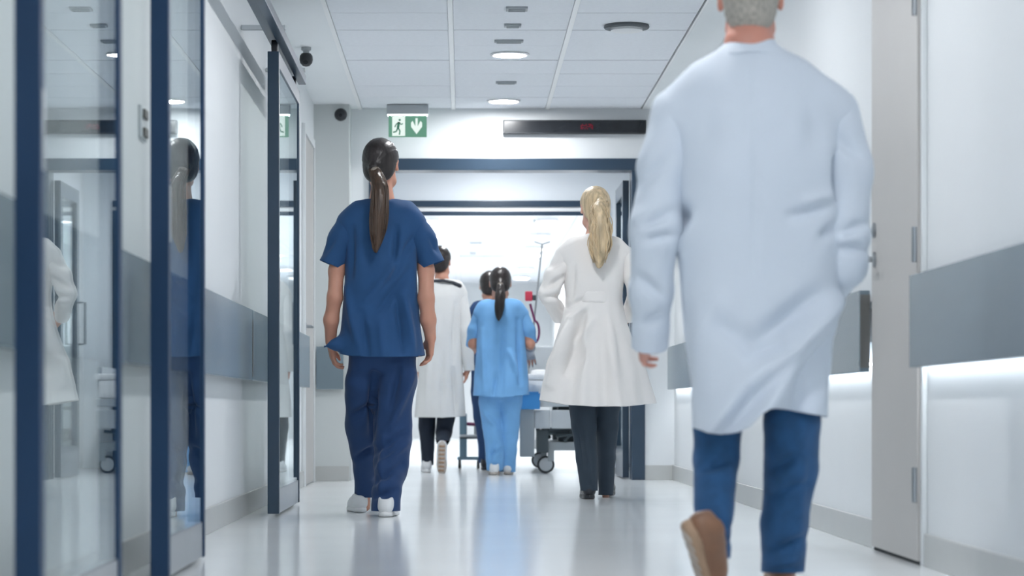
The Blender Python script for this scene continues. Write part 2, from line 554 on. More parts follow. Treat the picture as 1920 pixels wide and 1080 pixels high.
def vent_slot(x, y, w, label, dpt=.06, m='grey_plastic'):
    e = empty('ceiling_vent', (x, y, H), label, 'vent', 'small ceiling vents')
    MB().box(x - w / 2, x + w / 2, y - dpt / 2, y + dpt / 2, H - .012, H - .001, .003).build('frame', m, e)
    for k in range(3):
        yy = y + (k - 1) * dpt * .28
        MB().box(x - w / 2 + .012, x + w / 2 - .012, yy - .004, yy + .004, H - .017, H - .012).build('slat', 'grey_plastic', e)


vent_slot(.275, 13.05, .11, 'small grey ceiling vent nearest the top of the picture', .10)
vent_slot(.265, 13.62, .09, 'small grey ceiling vent, second from the top of the picture')
vent_slot(.255, 14.2, .16, 'wide grey ceiling vent just before the first downlight')
vent_slot(.27, 16.0, .13, 'small grey ceiling vent between the two downlights')
vent_slot(.20, 26.4, .12, 'dark ceiling vent just beyond the second doorway', .2)
vent_slot(.16, 31.5, .16, 'wide dark ceiling vent further down the ward', .12)
vent_slot(.13, 33.6, .09, 'small dark ceiling vent furthest down the ward', .2)
vent_slot(.86, 27.8, .19, 'long grey ceiling vent on the right of the ward ceiling', .2)

x, y = .872, 13.64
e = empty('round_diffuser', (x, y, H), 'round ceiling air diffuser with a dark rim, above the blonde woman', 'diffuser')
MB().lathe([(.118, 0), (.122, -.012), (.116, -.020), (.100, -.018)], (x, y, H), seg=40).build('rim', 'diffuser_rim', e)
MB().lathe([(.085, -.018), (.085, -.030), (.070, -.036), (.02, -.038)], (x, y, H), seg=40).build('cone', 'white_plastic', e)


def camera_dome(x, y, z, label, axis):
    e = empty('security_camera', (x, y, z), label, 'camera')
    if axis == 'z':
        MB().lathe([(.028, .0), (.028, -.02), (.018, -.026), (.018, -.04)], (x, y, z), seg=24).build('mount', 'grey_plastic', e)
        MB().lathe([(.008, .040), (.026, .036), (.036, .022), (.038, .0), (.034, -.018), (.020, -.034), (.004, -.038)], (x, y, z - .075), seg=28).build('housing', 'black_plastic', e)
        MB().lathe([(.014, .0), (.014, -.02), (.010, -.022)], (x, y - .028, z - .095), axis='y', seg=18).build('lens', 'display_black', e)
    else:
        MB().lathe([(.044, 0), (.044, -.012), (.036, -.016)], (x, y, z), axis='y', seg=28).build('mount', 'grey_plastic', e)
        MB().lathe([(.043, -.014), (.041, -.03), (.030, -.045), (.012, -.052), (.003, -.053)], (x, y, z), axis='y', seg=28).build('housing', 'black_plastic', e)
        MB().lathe([(.012, -.050), (.012, -.058), (.008, -.060)], (x, y, z - .008), axis='y', seg=18).build('lens', 'display_black', e)


camera_dome(-.885, 14.45, H, 'small black dome camera hanging from the ceiling margin', 'z')
camera_dome(-.818, 17.16, 2.455, 'round black camera fixed high on the column', 'y')

e = empty('wall_switch', (XL, 7.96, 1.37), 'small grey wall switch plate behind the second glass sliding door', 'switch')
MB().box(XL, XL + .010, 7.88, 8.04, 1.325, 1.425, .003).build('plate', 'wall_plate', e)
for zz in (1.345, 1.402):
    MB().box(XL + .010, XL + .018, 7.92, 8.00, zz - .014, zz + .014, .003).build('button', 'rail_end', e)

# lit exit sign hanging before the doorway wall
sx0, sx1, sy, sz0, sz1 = -.500, -.244, 17.22, 2.312, 2.455
e = empty('exit_sign', ((sx0 + sx1) / 2, sy, sz1 + .06), 'green emergency exit sign with running figure and down arrow', 'sign')
MB().box(sx0 - .012, sx1 + .012, sy - .035, sy + .035, sz1 + .008, H - .004, .004).build('housing', 'grey_plastic', e)
MB().box(sx0 - .006, sx1 + .006, sy - .020, sy + .020, sz1 + .0, sz1 + .008).build('light_bar', 'sign_lamp', e)
MB().box(sx0, sx1, sy - .010, sy + .010, sz0, sz1, .002).build('board', 'sign_green_lit', e)
sw_ = sx1 - sx0
u = lambda a: sx0 + a * sw_
v = lambda b: sz0 + b * (sz1 - sz0)
yf = sy - .0125
MB().box(u(.095), u(.435), yf, sy - .009, v(.05), v(.97)).build('white_field', 'sign_white', e)
fg = MB()


def limb(pts, r):
    for (a0, b0), (a1, b1) in zip(pts[:-1], pts[1:]):
        p0, p1 = Vector((u(a0), v(b0))), Vector((u(a1), v(b1)))
        n = (p1 - p0).orthogonal().normalized() * r
        fg.prism([tuple(p0 - n), tuple(p1 - n), tuple(p1 + n), tuple(p0 + n)], yf - .002, yf)


hc = [(u(.292) + .0075 * math.cos(a), v(.80) + .0075 * math.sin(a)) for a in np.linspace(0, 2 * math.pi, 14)[:-1]]
fg.prism(hc, yf - .002, yf)
limb([(.275, .70), (.245, .42)], .0085)
limb([(.27, .68), (.20, .60), (.165, .46)], .0035)
limb([(.275, .68), (.335, .58), (.375, .64)], .0035)
limb([(.25, .43), (.30, .28), (.285, .10)], .0045)
limb([(.245, .43), (.20, .25), (.12, .22)], .0045)
fg.build('running_figure', 'sign_green', e)
ar = MB()
cx = .735
ar.prism([(u(cx - .030), v(.88)), (u(cx - .030), v(.50)), (u(cx - .105), v(.76)), (u(cx - .145), v(.66)), (u(cx - .145), v(.48)), (u(cx), v(.13)),
          (u(cx + .145), v(.48)), (u(cx + .145), v(.66)), (u(cx + .105), v(.76)), (u(cx + .030), v(.50)), (u(cx + .030), v(.88))], yf - .002, yf)
ar.build('arrow', 'sign_white', e)

# dark ticker display above the doorway
e = empty('ticker_display', (.76, Y_P1, 2.40), 'long black message display with a dim red glow above the doorway', 'display')
MB().box(.273, 1.246, Y_P1 - .06, Y_P1 - .001, 2.355, 2.447, .004).build('casing', 'black_plastic', e)
MB().box(.283, 1.236, Y_P1 - .063, Y_P1 - .058, 2.364, 2.438).build('screen', 'display_black', e)
rl = MB()
rn = random.Random(3)
for k in range(11):
    for j in range(5):
        if rn.random() < .62:
            xx, zz = .80 + k * .0085, 2.384 + j * .0075
            rl.box(xx, xx + .006, Y_P1 - .0645, Y_P1 - .063, zz, zz + .0045)
rl.build('red_text', 'red_led', e)

# ---------------------------------------------------------------- hospital bed and equipment
by = 19.12
bed = empty('hospital_bed', (.75, by + 1.0, 0), 'grey wheeled hospital bed being pushed beside the light blue nurse', 'bed')
MB().box(.56, 1.06, by + .10, by + 1.85, .17, .235, .01).build('base_frame', 'bed_grey', bed)
MB().box(.44, 1.08, by + .02, by + 2.0, .50, .56, .01).build('deck', 'bed_light', bed)
MB().box(.425, .535, by - .01, by + .05, .125, .505, .012).build('corner_post', 'bed_grey', bed)
MB().box(.535, .655, by, by + .04, .335, .475, .012).build('foot_panel', 'bed_light', bed)
MB().box(.66, 1.07, by, by + .04, .335, .475, .012).build('foot_panel', 'bed_light', bed)
MB().box(.44, .475, by + .15, by + 1.9, .62, .80, .012).build('side_rail', 'bed_light', bed)
MB().box(1.045, 1.08, by + .15, by + 1.9, .62, .80, .012).build('side_rail', 'bed_light', bed)
for xx in (.457, 1.062):
    for yy in (by + .35, by + 1.6):
        MB().box(xx - .012, xx + .012, yy - .02, yy + .02, .56, .63).build('rail_support', 'bed_grey', bed)
MB().box(.45, 1.07, by + 1.96, by + 2.0, .50, 1.0, .015).build('headboard', 'bed_light', bed)
for yy in (by + .35, by + 1.5):
    MB().box(.72, .90, yy - .09, yy + .09, .235, .50, .01).build('lift_column', 'bed_dark', bed)
lk = MB()
for k in range(5):
    lk.tube([(.56 + .02 * k, by + .05, .33 - .03 * (k % 2)), (.60 + .05 * k, by + .16, .25 + .02 * k)], .016, 8)
lk.tube([(.70, by + .08, .28), (1.02, by + .08, .315)], .012, 8)
lk.tube([(.76, by + .09, .24), (.83, by + .09, .335)], .014, 8)
lk.tube([(.90, by + .09, .24), (.96, by + .09, .335)], .014, 8)
lk.box(.55, .64, by + .04, by + .14, .155, .33, .01)
lk.build('lift_linkage', 'bed_dark', bed)
mt = MB().box(.46, 1.06, by + .04, by + 1.95, .56, .70, .04).build('mattress', 'linen', bed)
dv = MB().box(.435, 1.085, by + .05, by + 1.3, .70, .745, .02)
dv.build('blanket', 'linen', bed)
MB().box(.55, .97, by + 1.48, by + 1.88, .70, .80, .045).build('pillow', 'linen', bed)
for xx in (.635, 1.01):
    for yy in (by + .13, by + 1.75):
        c_ = MB().box(xx + .002, xx + .05, yy - .03, yy + .03, .09, .19, .008).build('caster', 'bed_grey', bed)
        w_ = MB().lathe([(.030, -.020), (.060, -.020), (.066, -.012), (.066, .012), (.060, .020), (.030, .020)], (xx - .012, yy, .066), axis='y', seg=28)
        w_.build('wheel', 'rubber', c_, bed.location)
        MB().lathe([(.012, -.026), (.050, -.024), (.050, .024), (.012, .026)], (xx - .012, yy, .066), axis='y', seg=24).build('hub', 'bed_light', c_, bed.location)
# a drip pole leaning from the bed, with pump and hose
p0, p1 = Vector((.50, 19.7, .70)), Vector((.605, 19.55, 1.74))
iv = MB().tube([p0, p1], .007, 10).build('drip_pole', 'grey_plastic', bed)
iv['label'] = 'thin grey drip pole with red clamp leaning from the bed'
MB().tube([p1 + Vector((-.06, 0, .02)), p1, p1 + Vector((.06, 0, .02))], .005, 8).build('hook_bar', 'grey_plastic', iv, bed.location)
q = Vector(W(993, 556, 19.55))
MB().box(q.x - .035, q.x + .022, q.y - .03, q.y + .03, q.z - .035, q.z + .04, .012).build('clamp', 'pump_red', iv, bed.location)
MB().box(q.x + .022, q.x + .05, q.y - .02, q.y + .02, q.z - .03, q.z + .012, .008).build('knob', 'bed_dark', iv, bed.location)
hs = [W(1003 + 8 * math.sin(a), 622 - 20 * math.cos(a), 19.5) for a in np.linspace(0, math.pi, 12)]
MB().tube([Vector(W(994, 570, 19.52))] + [Vector(h) for h in hs], .009, 8).build('hose', 'purple_strap', iv, bed.location)
# blue absorbent pad hanging over the bed's corner
pad = MB()
pad.box(.425, .575, by - .035, by - .020, .48, .60, .007).box(.44, .565, by - .045, by + .04, .595, .612, .007)
tag(pad.build('absorbent_pad', 'blue_pad', None, (0, 0, 0)), 'bright blue absorbent pad hanging over the corner of the bed', 'pad')
# slim equipment trolley ahead on the left
ty = 20.75
tx = W(869, 800, ty)[0]
tr = empty('equipment_trolley', (tx, ty, 0), 'slim blue grey equipment trolley ahead between coat and blue scrubs', 'trolley')
MB().box(tx - .032, tx + .028, ty - .03, ty + .03, .08, .445, .01).build('column', 'teal_metal', tr)
MB().tube([(tx + .02, ty, .362), (tx + .13, ty + .02, .355)], .014, 8).build('strap_bar', 'purple_strap', tr)
MB().box(tx - .03, tx + .14, ty - .06, ty + .10, .255, .275, .006).build('tray', 'bed_light', tr)
MB().box(tx - .03, tx + .14, ty - .06, ty - .05, .24, .256).build('tray_edge', 'bed_dark', tr)
MB().box(tx - .05, tx + .14, ty - .04, ty + .08, .07, .095, .008).build('base', 'teal_metal', tr)
for xx in (tx - .03, tx + .12):
    for yy in (ty - .02, ty + .06):
        MB().lathe([(.01, -.012), (.035, -.012), (.035, .012), (.01, .012)], (xx, yy, .036), axis='x', seg=18).build('wheel', 'rubber', tr)
MB().tube([(tx + .10, ty + .02, .275), (tx + .10, ty + .02, .85)], .014, 10).build('post', 'bed_grey', tr)
MB().box(tx + .02, tx + .16, ty - .02, ty + .06, .80, .98, .012).build('monitor', 'bed_light', tr)

# ---------------------------------------------------------------- implicit surfaces for the people
def smin(a, b, k):
    if k <= 0:
        return np.minimum(a, b)
    h = np.clip(0.5 + 0.5 * (b - a) / k, 0, 1)
    return b * (1 - h) + a * h - k * h * (1 - h)


def f32(v):
    return np.asarray(v, dtype=np.float32)


class Sculpt:
    """Smooth union of simple solids, meshed with surface nets."""

    def __init__(self):
        self.ops = []

    def cone(self, a, b, ra, rb, k=.02, sub=False):
        a, b = f32(a), f32(b)
        ab = b - a
        L = float(ab @ ab) + 1e-9

        def fn(X, Y, Z):
            t = np.clip(((X - a[0]) * ab[0] + (Y - a[1]) * ab[1] + (Z - a[2]) * ab[2]) / L, 0, 1)
            dx, dy, dz = X - a[0] - t * ab[0], Y - a[1] - t * ab[1], Z - a[2] - t * ab[2]
            return np.sqrt(dx * dx + dy * dy + dz * dz) - (ra + (rb - ra) * t)
        r = max(ra, rb)
        self.ops.append((fn, np.minimum(a, b) - r, np.maximum(a, b) + r, k, sub))
        return self

    def chain(self, pts, rs, k=.02, kin=.01):
        for i in range(len(pts) - 1):
            self.cone(pts[i], pts[i + 1], rs[i], rs[i + 1], k if i == 0 else kin)
        return self

    def ell(self, c, r, R=None, k=.02, sub=False):
        c, r = f32(c), f32(r)
        R = np.eye(3) if R is None else np.array(R)
        R = f32(R)

        def fn(X, Y, Z):
            p = [X - c[0], Y - c[1], Z - c[2]]
            q = [R[0][i] * p[0] + R[1][i] * p[1] + R[2][i] * p[2] for i in range(3)]
            k0 = np.sqrt((q[0] / r[0]) ** 2 + (q[1] / r[1]) ** 2 + (q[2] / r[2]) ** 2)
            k1 = np.sqrt((q[0] / r[0] ** 2) ** 2 + (q[1] / r[1] ** 2) ** 2 + (q[2] / r[2] ** 2) ** 2) + 1e-6
            return k0 * (k0 - 1) / k1
        m = float(max(r))
        self.ops.append((fn, c - m, c + m, k, sub))
        return self

    def prof(self, rows, n=2.3, k=.02):
        """rows of z, cx, cy, a, b: a stack of super-ellipses."""
        rows = np.array(sorted(rows, key=lambda q: q[0]), dtype=float)
        zz = np.linspace(rows[0, 0], rows[-1, 0], 160)
        cols = []
        for j in range(1, 5):
            q = np.interp(zz, rows[:, 0], rows[:, j])
            w = np.hanning(13)
            w /= w.sum()
            q = np.convolve(np.pad(q, 6, mode='edge'), w, 'valid')
            cols.append(q.astype(np.float32))
        z0, z1 = float(zz[0]), float(zz[-1])

        def fn(X, Y, Z):
            zc = np.clip(Z, z0, z1)
            cx, cy, a, b = [np.interp(zc, zz, q).astype(np.float32) for q in cols]
            kk = (np.abs((X - cx) / a) ** n + np.abs((Y - cy) / b) ** n + 1e-9) ** (1 / n)
            d = (kk - 1) * np.minimum(a, b)
            return np.maximum(np.maximum(d, Z - z1), z0 - Z)
        lo = f32([(cols[0] - cols[2]).min(), (cols[1] - cols[3]).min(), z0])
        hi = f32([(cols[0] + cols[2]).max(), (cols[1] + cols[3]).max(), z1])
        self.ops.append((fn, lo, hi, k, False))
        return self

    def mesh(self, h):
        lo = np.min([o[1] for o in self.ops if not o[4]], axis=0) - 3 * h
        hi = np.max([o[2] for o in self.ops if not o[4]], axis=0) + 3 * h
        n = np.ceil((hi - lo) / h).astype(int) + 1
        ax = [(lo[i] + h * np.arange(n[i])).astype(np.float32) for i in range(3)]
        d = np.full(tuple(n), 1.0, np.float32)
        for fn, a, b, k, sub in self.ops:
            i0 = np.clip(np.floor((a - k - 2 * h - lo) / h).astype(int), 0, n - 1)
            i1 = np.clip(np.ceil((b + k + 2 * h - lo) / h).astype(int) + 1, 1, n)
            s = tuple(slice(i0[i], i1[i]) for i in range(3))
            v = fn(ax[0][s[0]][:, None, None], ax[1][s[1]][None, :, None], ax[2][s[2]][None, None, :])
            d[s] = -smin(-d[s], v, k) if sub else smin(d[s], v, k)
        ins = d < 0
        cnt = np.zeros(tuple(n - 1), np.int8)
        cor = [(i, j, k) for i in (0, 1) for j in (0, 1) for k in (0, 1)]
        for i, j, k in cor:
            cnt += ins[i:n[0] - 1 + i, j:n[1] - 1 + j, k:n[2] - 1 + k]
        act = np.argwhere((cnt > 0) & (cnt < 8))
        idx = np.full(tuple(n - 1), -1, np.int32)
        idx[act[:, 0], act[:, 1], act[:, 2]] = np.arange(len(act))
        val = {c: d[act[:, 0] + c[0], act[:, 1] + c[1], act[:, 2] + c[2]] for c in cor}
        acc = np.zeros((len(act), 3))
        num = np.zeros(len(act))
        for c in cor:
            for a in range(3):
                if c[a] == 0:
                    e_ = list(c)
                    e_[a] = 1
                    va, vb = val[c], val[tuple(e_)]
                    m = (va < 0) != (vb < 0)
                    t = np.where(m, va / np.where(m, va - vb, 1), 0)
                    p = np.tile(np.array(c, float), (len(act), 1))
                    p[:, a] = t
                    acc += p * m[:, None]
                    num += m
        verts = lo + h * (act + acc / num[:, None])
        quads = []
        for a in range(3):
            b, c = (a + 1) % 3, (a + 2) % 3
            sl0 = [slice(1, n[i] - 1) for i in range(3)]
            sl0[a] = slice(0, n[a] - 1)
            sl1 = list(sl0)
            sl1[a] = slice(1, n[a])
            A, B = ins[tuple(sl0)], ins[tuple(sl1)]
            off = np.array([1, 1, 1])
            off[a] = 0
            for mask, flip in ((A & ~B, False), (~A & B, True)):
                p = np.argwhere(mask) + off
                if not len(p):
                    continue
                def cell(db, dc):
                    q = p.copy()
                    q[:, b] -= db
                    q[:, c] -= dc
                    return idx[q[:, 0], q[:, 1], q[:, 2]]
                f = np.stack([cell(1, 1), cell(0, 1), cell(0, 0), cell(1, 0)], 1)
                quads.append(f[:, ::-1] if flip else f)
        return verts, np.concatenate(quads)


def vnormals(v, q):
    n = np.cross(v[q[:, 2]] - v[q[:, 0]], v[q[:, 3]] - v[q[:, 1]])
    out = np.zeros_like(v)
    for i in range(4):
        np.add.at(out, q[:, i], n)
    return out / (np.linalg.norm(out, axis=1)[:, None] + 1e-12)


def relax(v, q, it=2):
    """Laplacian smoothing."""
    e_ = np.concatenate([q[:, [i, (i + 1) % 4]] for i in range(4)])
    for _ in range(it):
        s = np.zeros_like(v)
        c = np.zeros(len(v))
        np.add.at(s, e_[:, 0], v[e_[:, 1]])
        np.add.at(s, e_[:, 1], v[e_[:, 0]])
        np.add.at(c, e_[:, 0], 1)
        np.add.at(c, e_[:, 1], 1)
        v = v * .4 + .6 * s / c[:, None]
    return v


_tab = np.random.RandomState(5).rand(64, 64, 64).astype(np.float32)


def noise3(p):
    i = np.floor(p).astype(int)
    f = p - i
    f = f * f * (3 - 2 * f)
    r = 0
    for a in (0, 1):
        for b in (0, 1):
            for c in (0, 1):
                w = (f[:, 0] if a else 1 - f[:, 0]) * (f[:, 1] if b else 1 - f[:, 1]) * (f[:, 2] if c else 1 - f[:, 2])
                r = r + w * _tab[(i[:, 0] + a) % 64, (i[:, 1] + b) % 64, (i[:, 2] + c) % 64]
    return r * 2 - 1


def clip(v, q, fv):
    """Cuts the mesh where fv is positive; the cut edge is exact."""
    v = [tuple(p) for p in v]
    keep = (fv[q] < 0)
    allin = keep.all(1)
    faces = [tuple(f) for f in q[allin].tolist()]
    cache = {}
    for f in q[keep.any(1) & ~allin].tolist():
        out = []
        for i in range(4):
            a, b = f[i], f[(i + 1) % 4]
            if fv[a] < 0:
                out.append(a)
            if (fv[a] < 0) != (fv[b] < 0):
                key = (min(a, b), max(a, b))
                if key not in cache:
                    t = fv[key[0]] / (fv[key[0]] - fv[key[1]])
                    pa, pb = np.array(v[key[0]]), np.array(v[key[1]])
                    cache[key] = len(v)
                    v.append(tuple(pa + (pb - pa) * t))
                out.append(cache[key])
        if len(out) > 2:
            faces.append(tuple(out))
    used = sorted({i for f in faces for i in f})
    mp = {j: i for i, j in enumerate(used)}
    return [v[j] for j in used], [tuple(mp[i] for i in f) for f in faces]


def link_mesh(name, v, f, m, parent, base, thick=0.0, mats=None, midx=None):
    me = bpy.data.meshes.new(name)
    base = np.array(base, float)
    v = np.asarray(v, float) - base
    me.from_pydata(v.tolist(), [], [tuple(q) for q in (f.tolist() if hasattr(f, 'tolist') else f)])
    me.polygons.foreach_set('use_smooth', [True] * len(me.polygons))
    for k in ([m] if mats is None else mats):
        me.materials.append(MATS[k])
    if midx is not None:
        me.polygons.foreach_set('material_index', midx)
    o = put(bpy.data.objects.new(name, me), parent)
    if thick:
        s = o.modifiers.new('thickness', 'SOLIDIFY')
        s.thickness = thick
        s.offset = -1
    return o


def crease(v, n, lines, Y, s=1.0):
    """Folds pressed into the side that faces back: lines of ((px,py),(px,py), width, depth)."""
    d = np.zeros(len(v))
    back = np.clip(.35 - n[:, 1], 0, 1)
    for (x0, y0), (x1, y1), w, dep in lines:
        a, b = W(x0, y0, Y)[[0, 2]], W(x1, y1, Y)[[0, 2]]
        ab = b - a
        L = ab @ ab
        p = v[:, [0, 2]]
        t = ((p - a) @ ab) / L
        tc = np.clip(t, 0, 1)
        dist = np.linalg.norm(p - a - tc[:, None] * ab, axis=1)
        d += 2.1 * dep * np.exp(-(dist / (1.15 * w)) ** 2) * (.25 + .75 * np.sin(np.pi * np.clip(tc * .9 + .05, 0, 1)))
    return v + n * (d * np.clip(back * 1.6, 0, 1))[:, None]


def cloth(v, q, amp=.004, fx=9.0, fz=3.2, seed=0.0):
    """Soft drapery: stretched noise along the normal."""
    n = vnormals(v, q)
    a = noise3(v * [fx, fx, fz] + seed + 11)
    b = noise3(v * [fx * 2.1, fx * 2.1, fz * 3.0] + seed + 31)
    return v + n * (amp * (a + .45 * b))[:, None]


# ---------------------------------------------------------------- heads, hair, hands, shoes
def rot(yaw=0, pitch=0, roll=0):
    """Head frame: columns are right, forward and up; yaw turns towards +x, pitch nods down."""
    return np.array(Matrix.Rotation(math.radians(-yaw), 3, 'Z') @ Matrix.Rotation(math.radians(-pitch), 3, 'X')
                    @ Matrix.Rotation(math.radians(roll), 3, 'Y'))


def add_head(S, c, R, k=1.0, male=False):
    """Skull, jaw, nose, brow, lips, ears around the head's centre c; face towards local +y."""
    T = lambda x, y, z: c + R @ (np.array([x, y, z]) * k)
    j = 1.08 if male else 1.0
    S.ell(T(0, -.012, .028), np.array([.074, .094, .086]) * k, R, .02)
    S.ell(T(0, .028, -.045), np.array([.056 * j, .060, .070]) * k, R, .03)
    S.ell(T(0, .058, -.098), np.array([.026 * j, .022, .018]) * k, R, .03)
    S.cone(T(-.045, .03, -.078), T(0, .062, -.100), .018 * k, .016 * k, .025)
    S.cone(T(.045, .03, -.078), T(0, .062, -.100), .018 * k, .016 * k, .025)
    S.cone(T(-.036, .068, .024), T(.036, .068, .024), .011 * k, .011 * k, .015)
    S.ell(T(-.032, .080, .002), np.array([.019, .016, .012]) * k, R, .012, True)
    S.ell(T(.032, .080, .002), np.array([.019, .016, .012]) * k, R, .012, True)
    S.cone(T(0, .082, .012), T(0, .108, -.034), .007 * k, .0115 * k, .010)
    S.cone(T(-.012, .090, -.038), T(.012, .090, -.038), .008 * k, .008 * k, .006)
    S.cone(T(-.016, .082, -.062), T(.016, .082, -.062), .0065 * k, .0065 * k, .006)
    S.cone(T(-.013, .080, -.073), T(.013, .080, -.073), .0075 * k, .0075 * k, .006)
    S.ell(T(-.032, .069, .002), np.array([.012, .012, .012]) * k, R, .002)
    S.ell(T(.032, .069, .002), np.array([.012, .012, .012]) * k, R, .002)
    for s in (-1, 1):
        S.ell(T(s * .078, -.004, -.004), np.array([.010, .019, .031]) * k, R @ rot(s * 22, 0, 0), .006)
        S.ell(T(s * .086, .006, -.004), np.array([.007, .010, .016]) * k, R, .005, True)


def head_regions(v, f, c, R, k):
    """Material slots of the face: 0 skin, 1 eye white, 2 iris, 3 lip."""
    cen = np.array(v)[np.array(f)].mean(1)
    p = (cen - c) @ R / k
    m = np.zeros(len(p), int)
    for s in (-1, 1):
        d = np.linalg.norm(p - [s * .032, .069, .002], axis=1)
        m[(d < .0128) & (p[:, 1] > .066)] = 1
        di = np.linalg.norm((p - [s * .032, .080, .002])[:, [0, 2]], axis=1)
        m[(d < .0135) & (p[:, 1] > .074) & (di < .006)] = 2
    m[(np.abs(p[:, 0]) < .022 - .0) & (p[:, 2] < -.057) & (p[:, 2] > -.080) & (p[:, 1] > .080)] = 3
    return m


def add_hand(S, wr, D, N, T, k=1.0, curl=.5, spread=.1):
    """Palm and five fingers. D: wrist to fingers, N: out of the palm, T: towards the thumb."""
    D = np.array(D, float)
    D /= np.linalg.norm(D)
    T = np.array(T, float)
    T -= D * (T @ D)
    T /= np.linalg.norm(T)
    N = np.array(N, float)
    N -= D * (N @ D) + T * (N @ T)
    N /= np.linalg.norm(N)
    P = lambda d, n, t: wr + (D * d + N * n + T * t) * k
    for t, r in ((-.027, .0135), (-.009, .0145), (.010, .015), (.027, .0145)):
        S.cone(P(.005, 0, t * .55), P(.082, .002, t), .017 * k, r * .92 * k, .012)
    S.cone(P(.02, .006, .018), P(.05, .012, .034), .017 * k, .015 * k, .012)
    fl = [(-.031, .060, .0080, .40), (-.0105, .075, .0088, .12), (.0105, .080, .0090, -.05), (.031, .072, .0088, -.22)]
    for i, (t, L, r, fan) in enumerate(fl):
        a = curl * (1.25 - .12 * i) * .55
        p = P(.083, .0, t)
        ang = a * .6
        segs = [.45, .32, .26]
        pts = [p]
        for s in segs:
            dirv = D * math.cos(ang) + N * math.sin(ang) + T * (-fan * spread * 2.2)
            dirv /= np.linalg.norm(dirv)
            p = p + dirv * L * s * k
            pts.append(p)
            ang += a
        S.chain(pts, [r * k, r * .98 * k, r * .9 * k, r * .72 * k], .004, .003)
    th = [P(.030, .010, .034), P(.056, .022, .052), P(.080, .034, .056), P(.100, .042, .053)]
    S.chain(th, [.0135 * k, .0115 * k, .0105 * k, .008 * k], .008, .003)


def make_shoe(parent, base, heel, fwd, up, L, upper, sole, w=1.0, tread=None, boot=False):
    """A shoe: upper with collar, sole with heel, laces. heel: back of the sole on the ground line."""
    fwd = np.array(fwd, float)
    fwd /= np.linalg.norm(fwd)
    up = np.array(up, float)
    up -= fwd * (up @ fwd)
    up /= np.linalg.norm(up)
    right = np.cross(fwd, up)
    M = np.stack([right, fwd, up], 1)
    s = L / .28
    S = Sculpt()
    S.chain([(0, .035, .045), (0, .10, .045), (.004, .18, .036), (.006, .245, .030)], [.036 * w, .037 * w, .041 * w, .028 * w], .02, .015)
    S.cone((0, .032, .05), (0, .045, .105 if boot else .078), .033, .034, .02)
    S.cone((0, .05, .075), (.002, .14, .055), .032, .030, .03)
    S.ell((0, .05, .125 if boot else .098), (.026, .038, .024), None, .012, True)
    v, q = S.mesh(.007)
    v = relax(v, q, 1)
    v, f = clip(v, q, .012 - v[:, 2])
    o = link_mesh('shoe', np.array(v) * s @ M.T + heel, f, upper, parent, base)
    # outline of the sole
    ys = np.linspace(0, 1, 14)
    half = np.interp(ys, [0, .03, .15, .45, .68, .88, .97, 1], [.004, .024, .034, .032, .043, .036, .018, .004]) * w
    ctr = np.interp(ys, [0, .5, 1], [0, 0, .008])
    ring = [(ctr[i] + half[i], ys[i] * .285 - .004) for i in range(14)] + [(ctr[i] - half[i], ys[i] * .285 - .004) for i in reversed(range(14))]
    n = len(ring)
    vv, ff = [], []
    for z, e in ((0, .97), (.006, 1.03), (.020, 1.02), (.026, .96)):
        toe = .0
        vv += [(x * e, .14 + (y - .14) * e, z) for x, y in ring]
    for i in range(3):
        ff += [(i * n + a, i * n + (a + 1) % n, (i + 1) * n + (a + 1) % n, (i + 1) * n + a) for a in range(n)]
    ff += [tuple(reversed(range(n))), tuple(range(3 * n, 4 * n))]
    link_mesh('sole', np.array(vv) * s @ M.T + heel, ff, sole, o, base)
    if tread:
        t = MB()
        for k in range(7):
            yy = .03 + k * .034
            t.box(-.024, .026, yy, yy + .018, -.0022, .003)
        link_mesh('tread', np.array(t.v) * s @ M.T + heel, t.f, tread, o, base)
    l = MB()
    for k in range(4):
        yy = .105 + k * .022
        zt = .098 - k * .0085
        l.tube([(-.030, yy, zt - .016), (-.012, yy + .003, zt - .003), (.012, yy + .006, zt - .003), (.030, yy + .009, zt - .016)], .0026, 6)
    link_mesh('laces', np.array(l.v) * s @ M.T + heel, l.f, upper if not tread else sole, o, base)
    return o


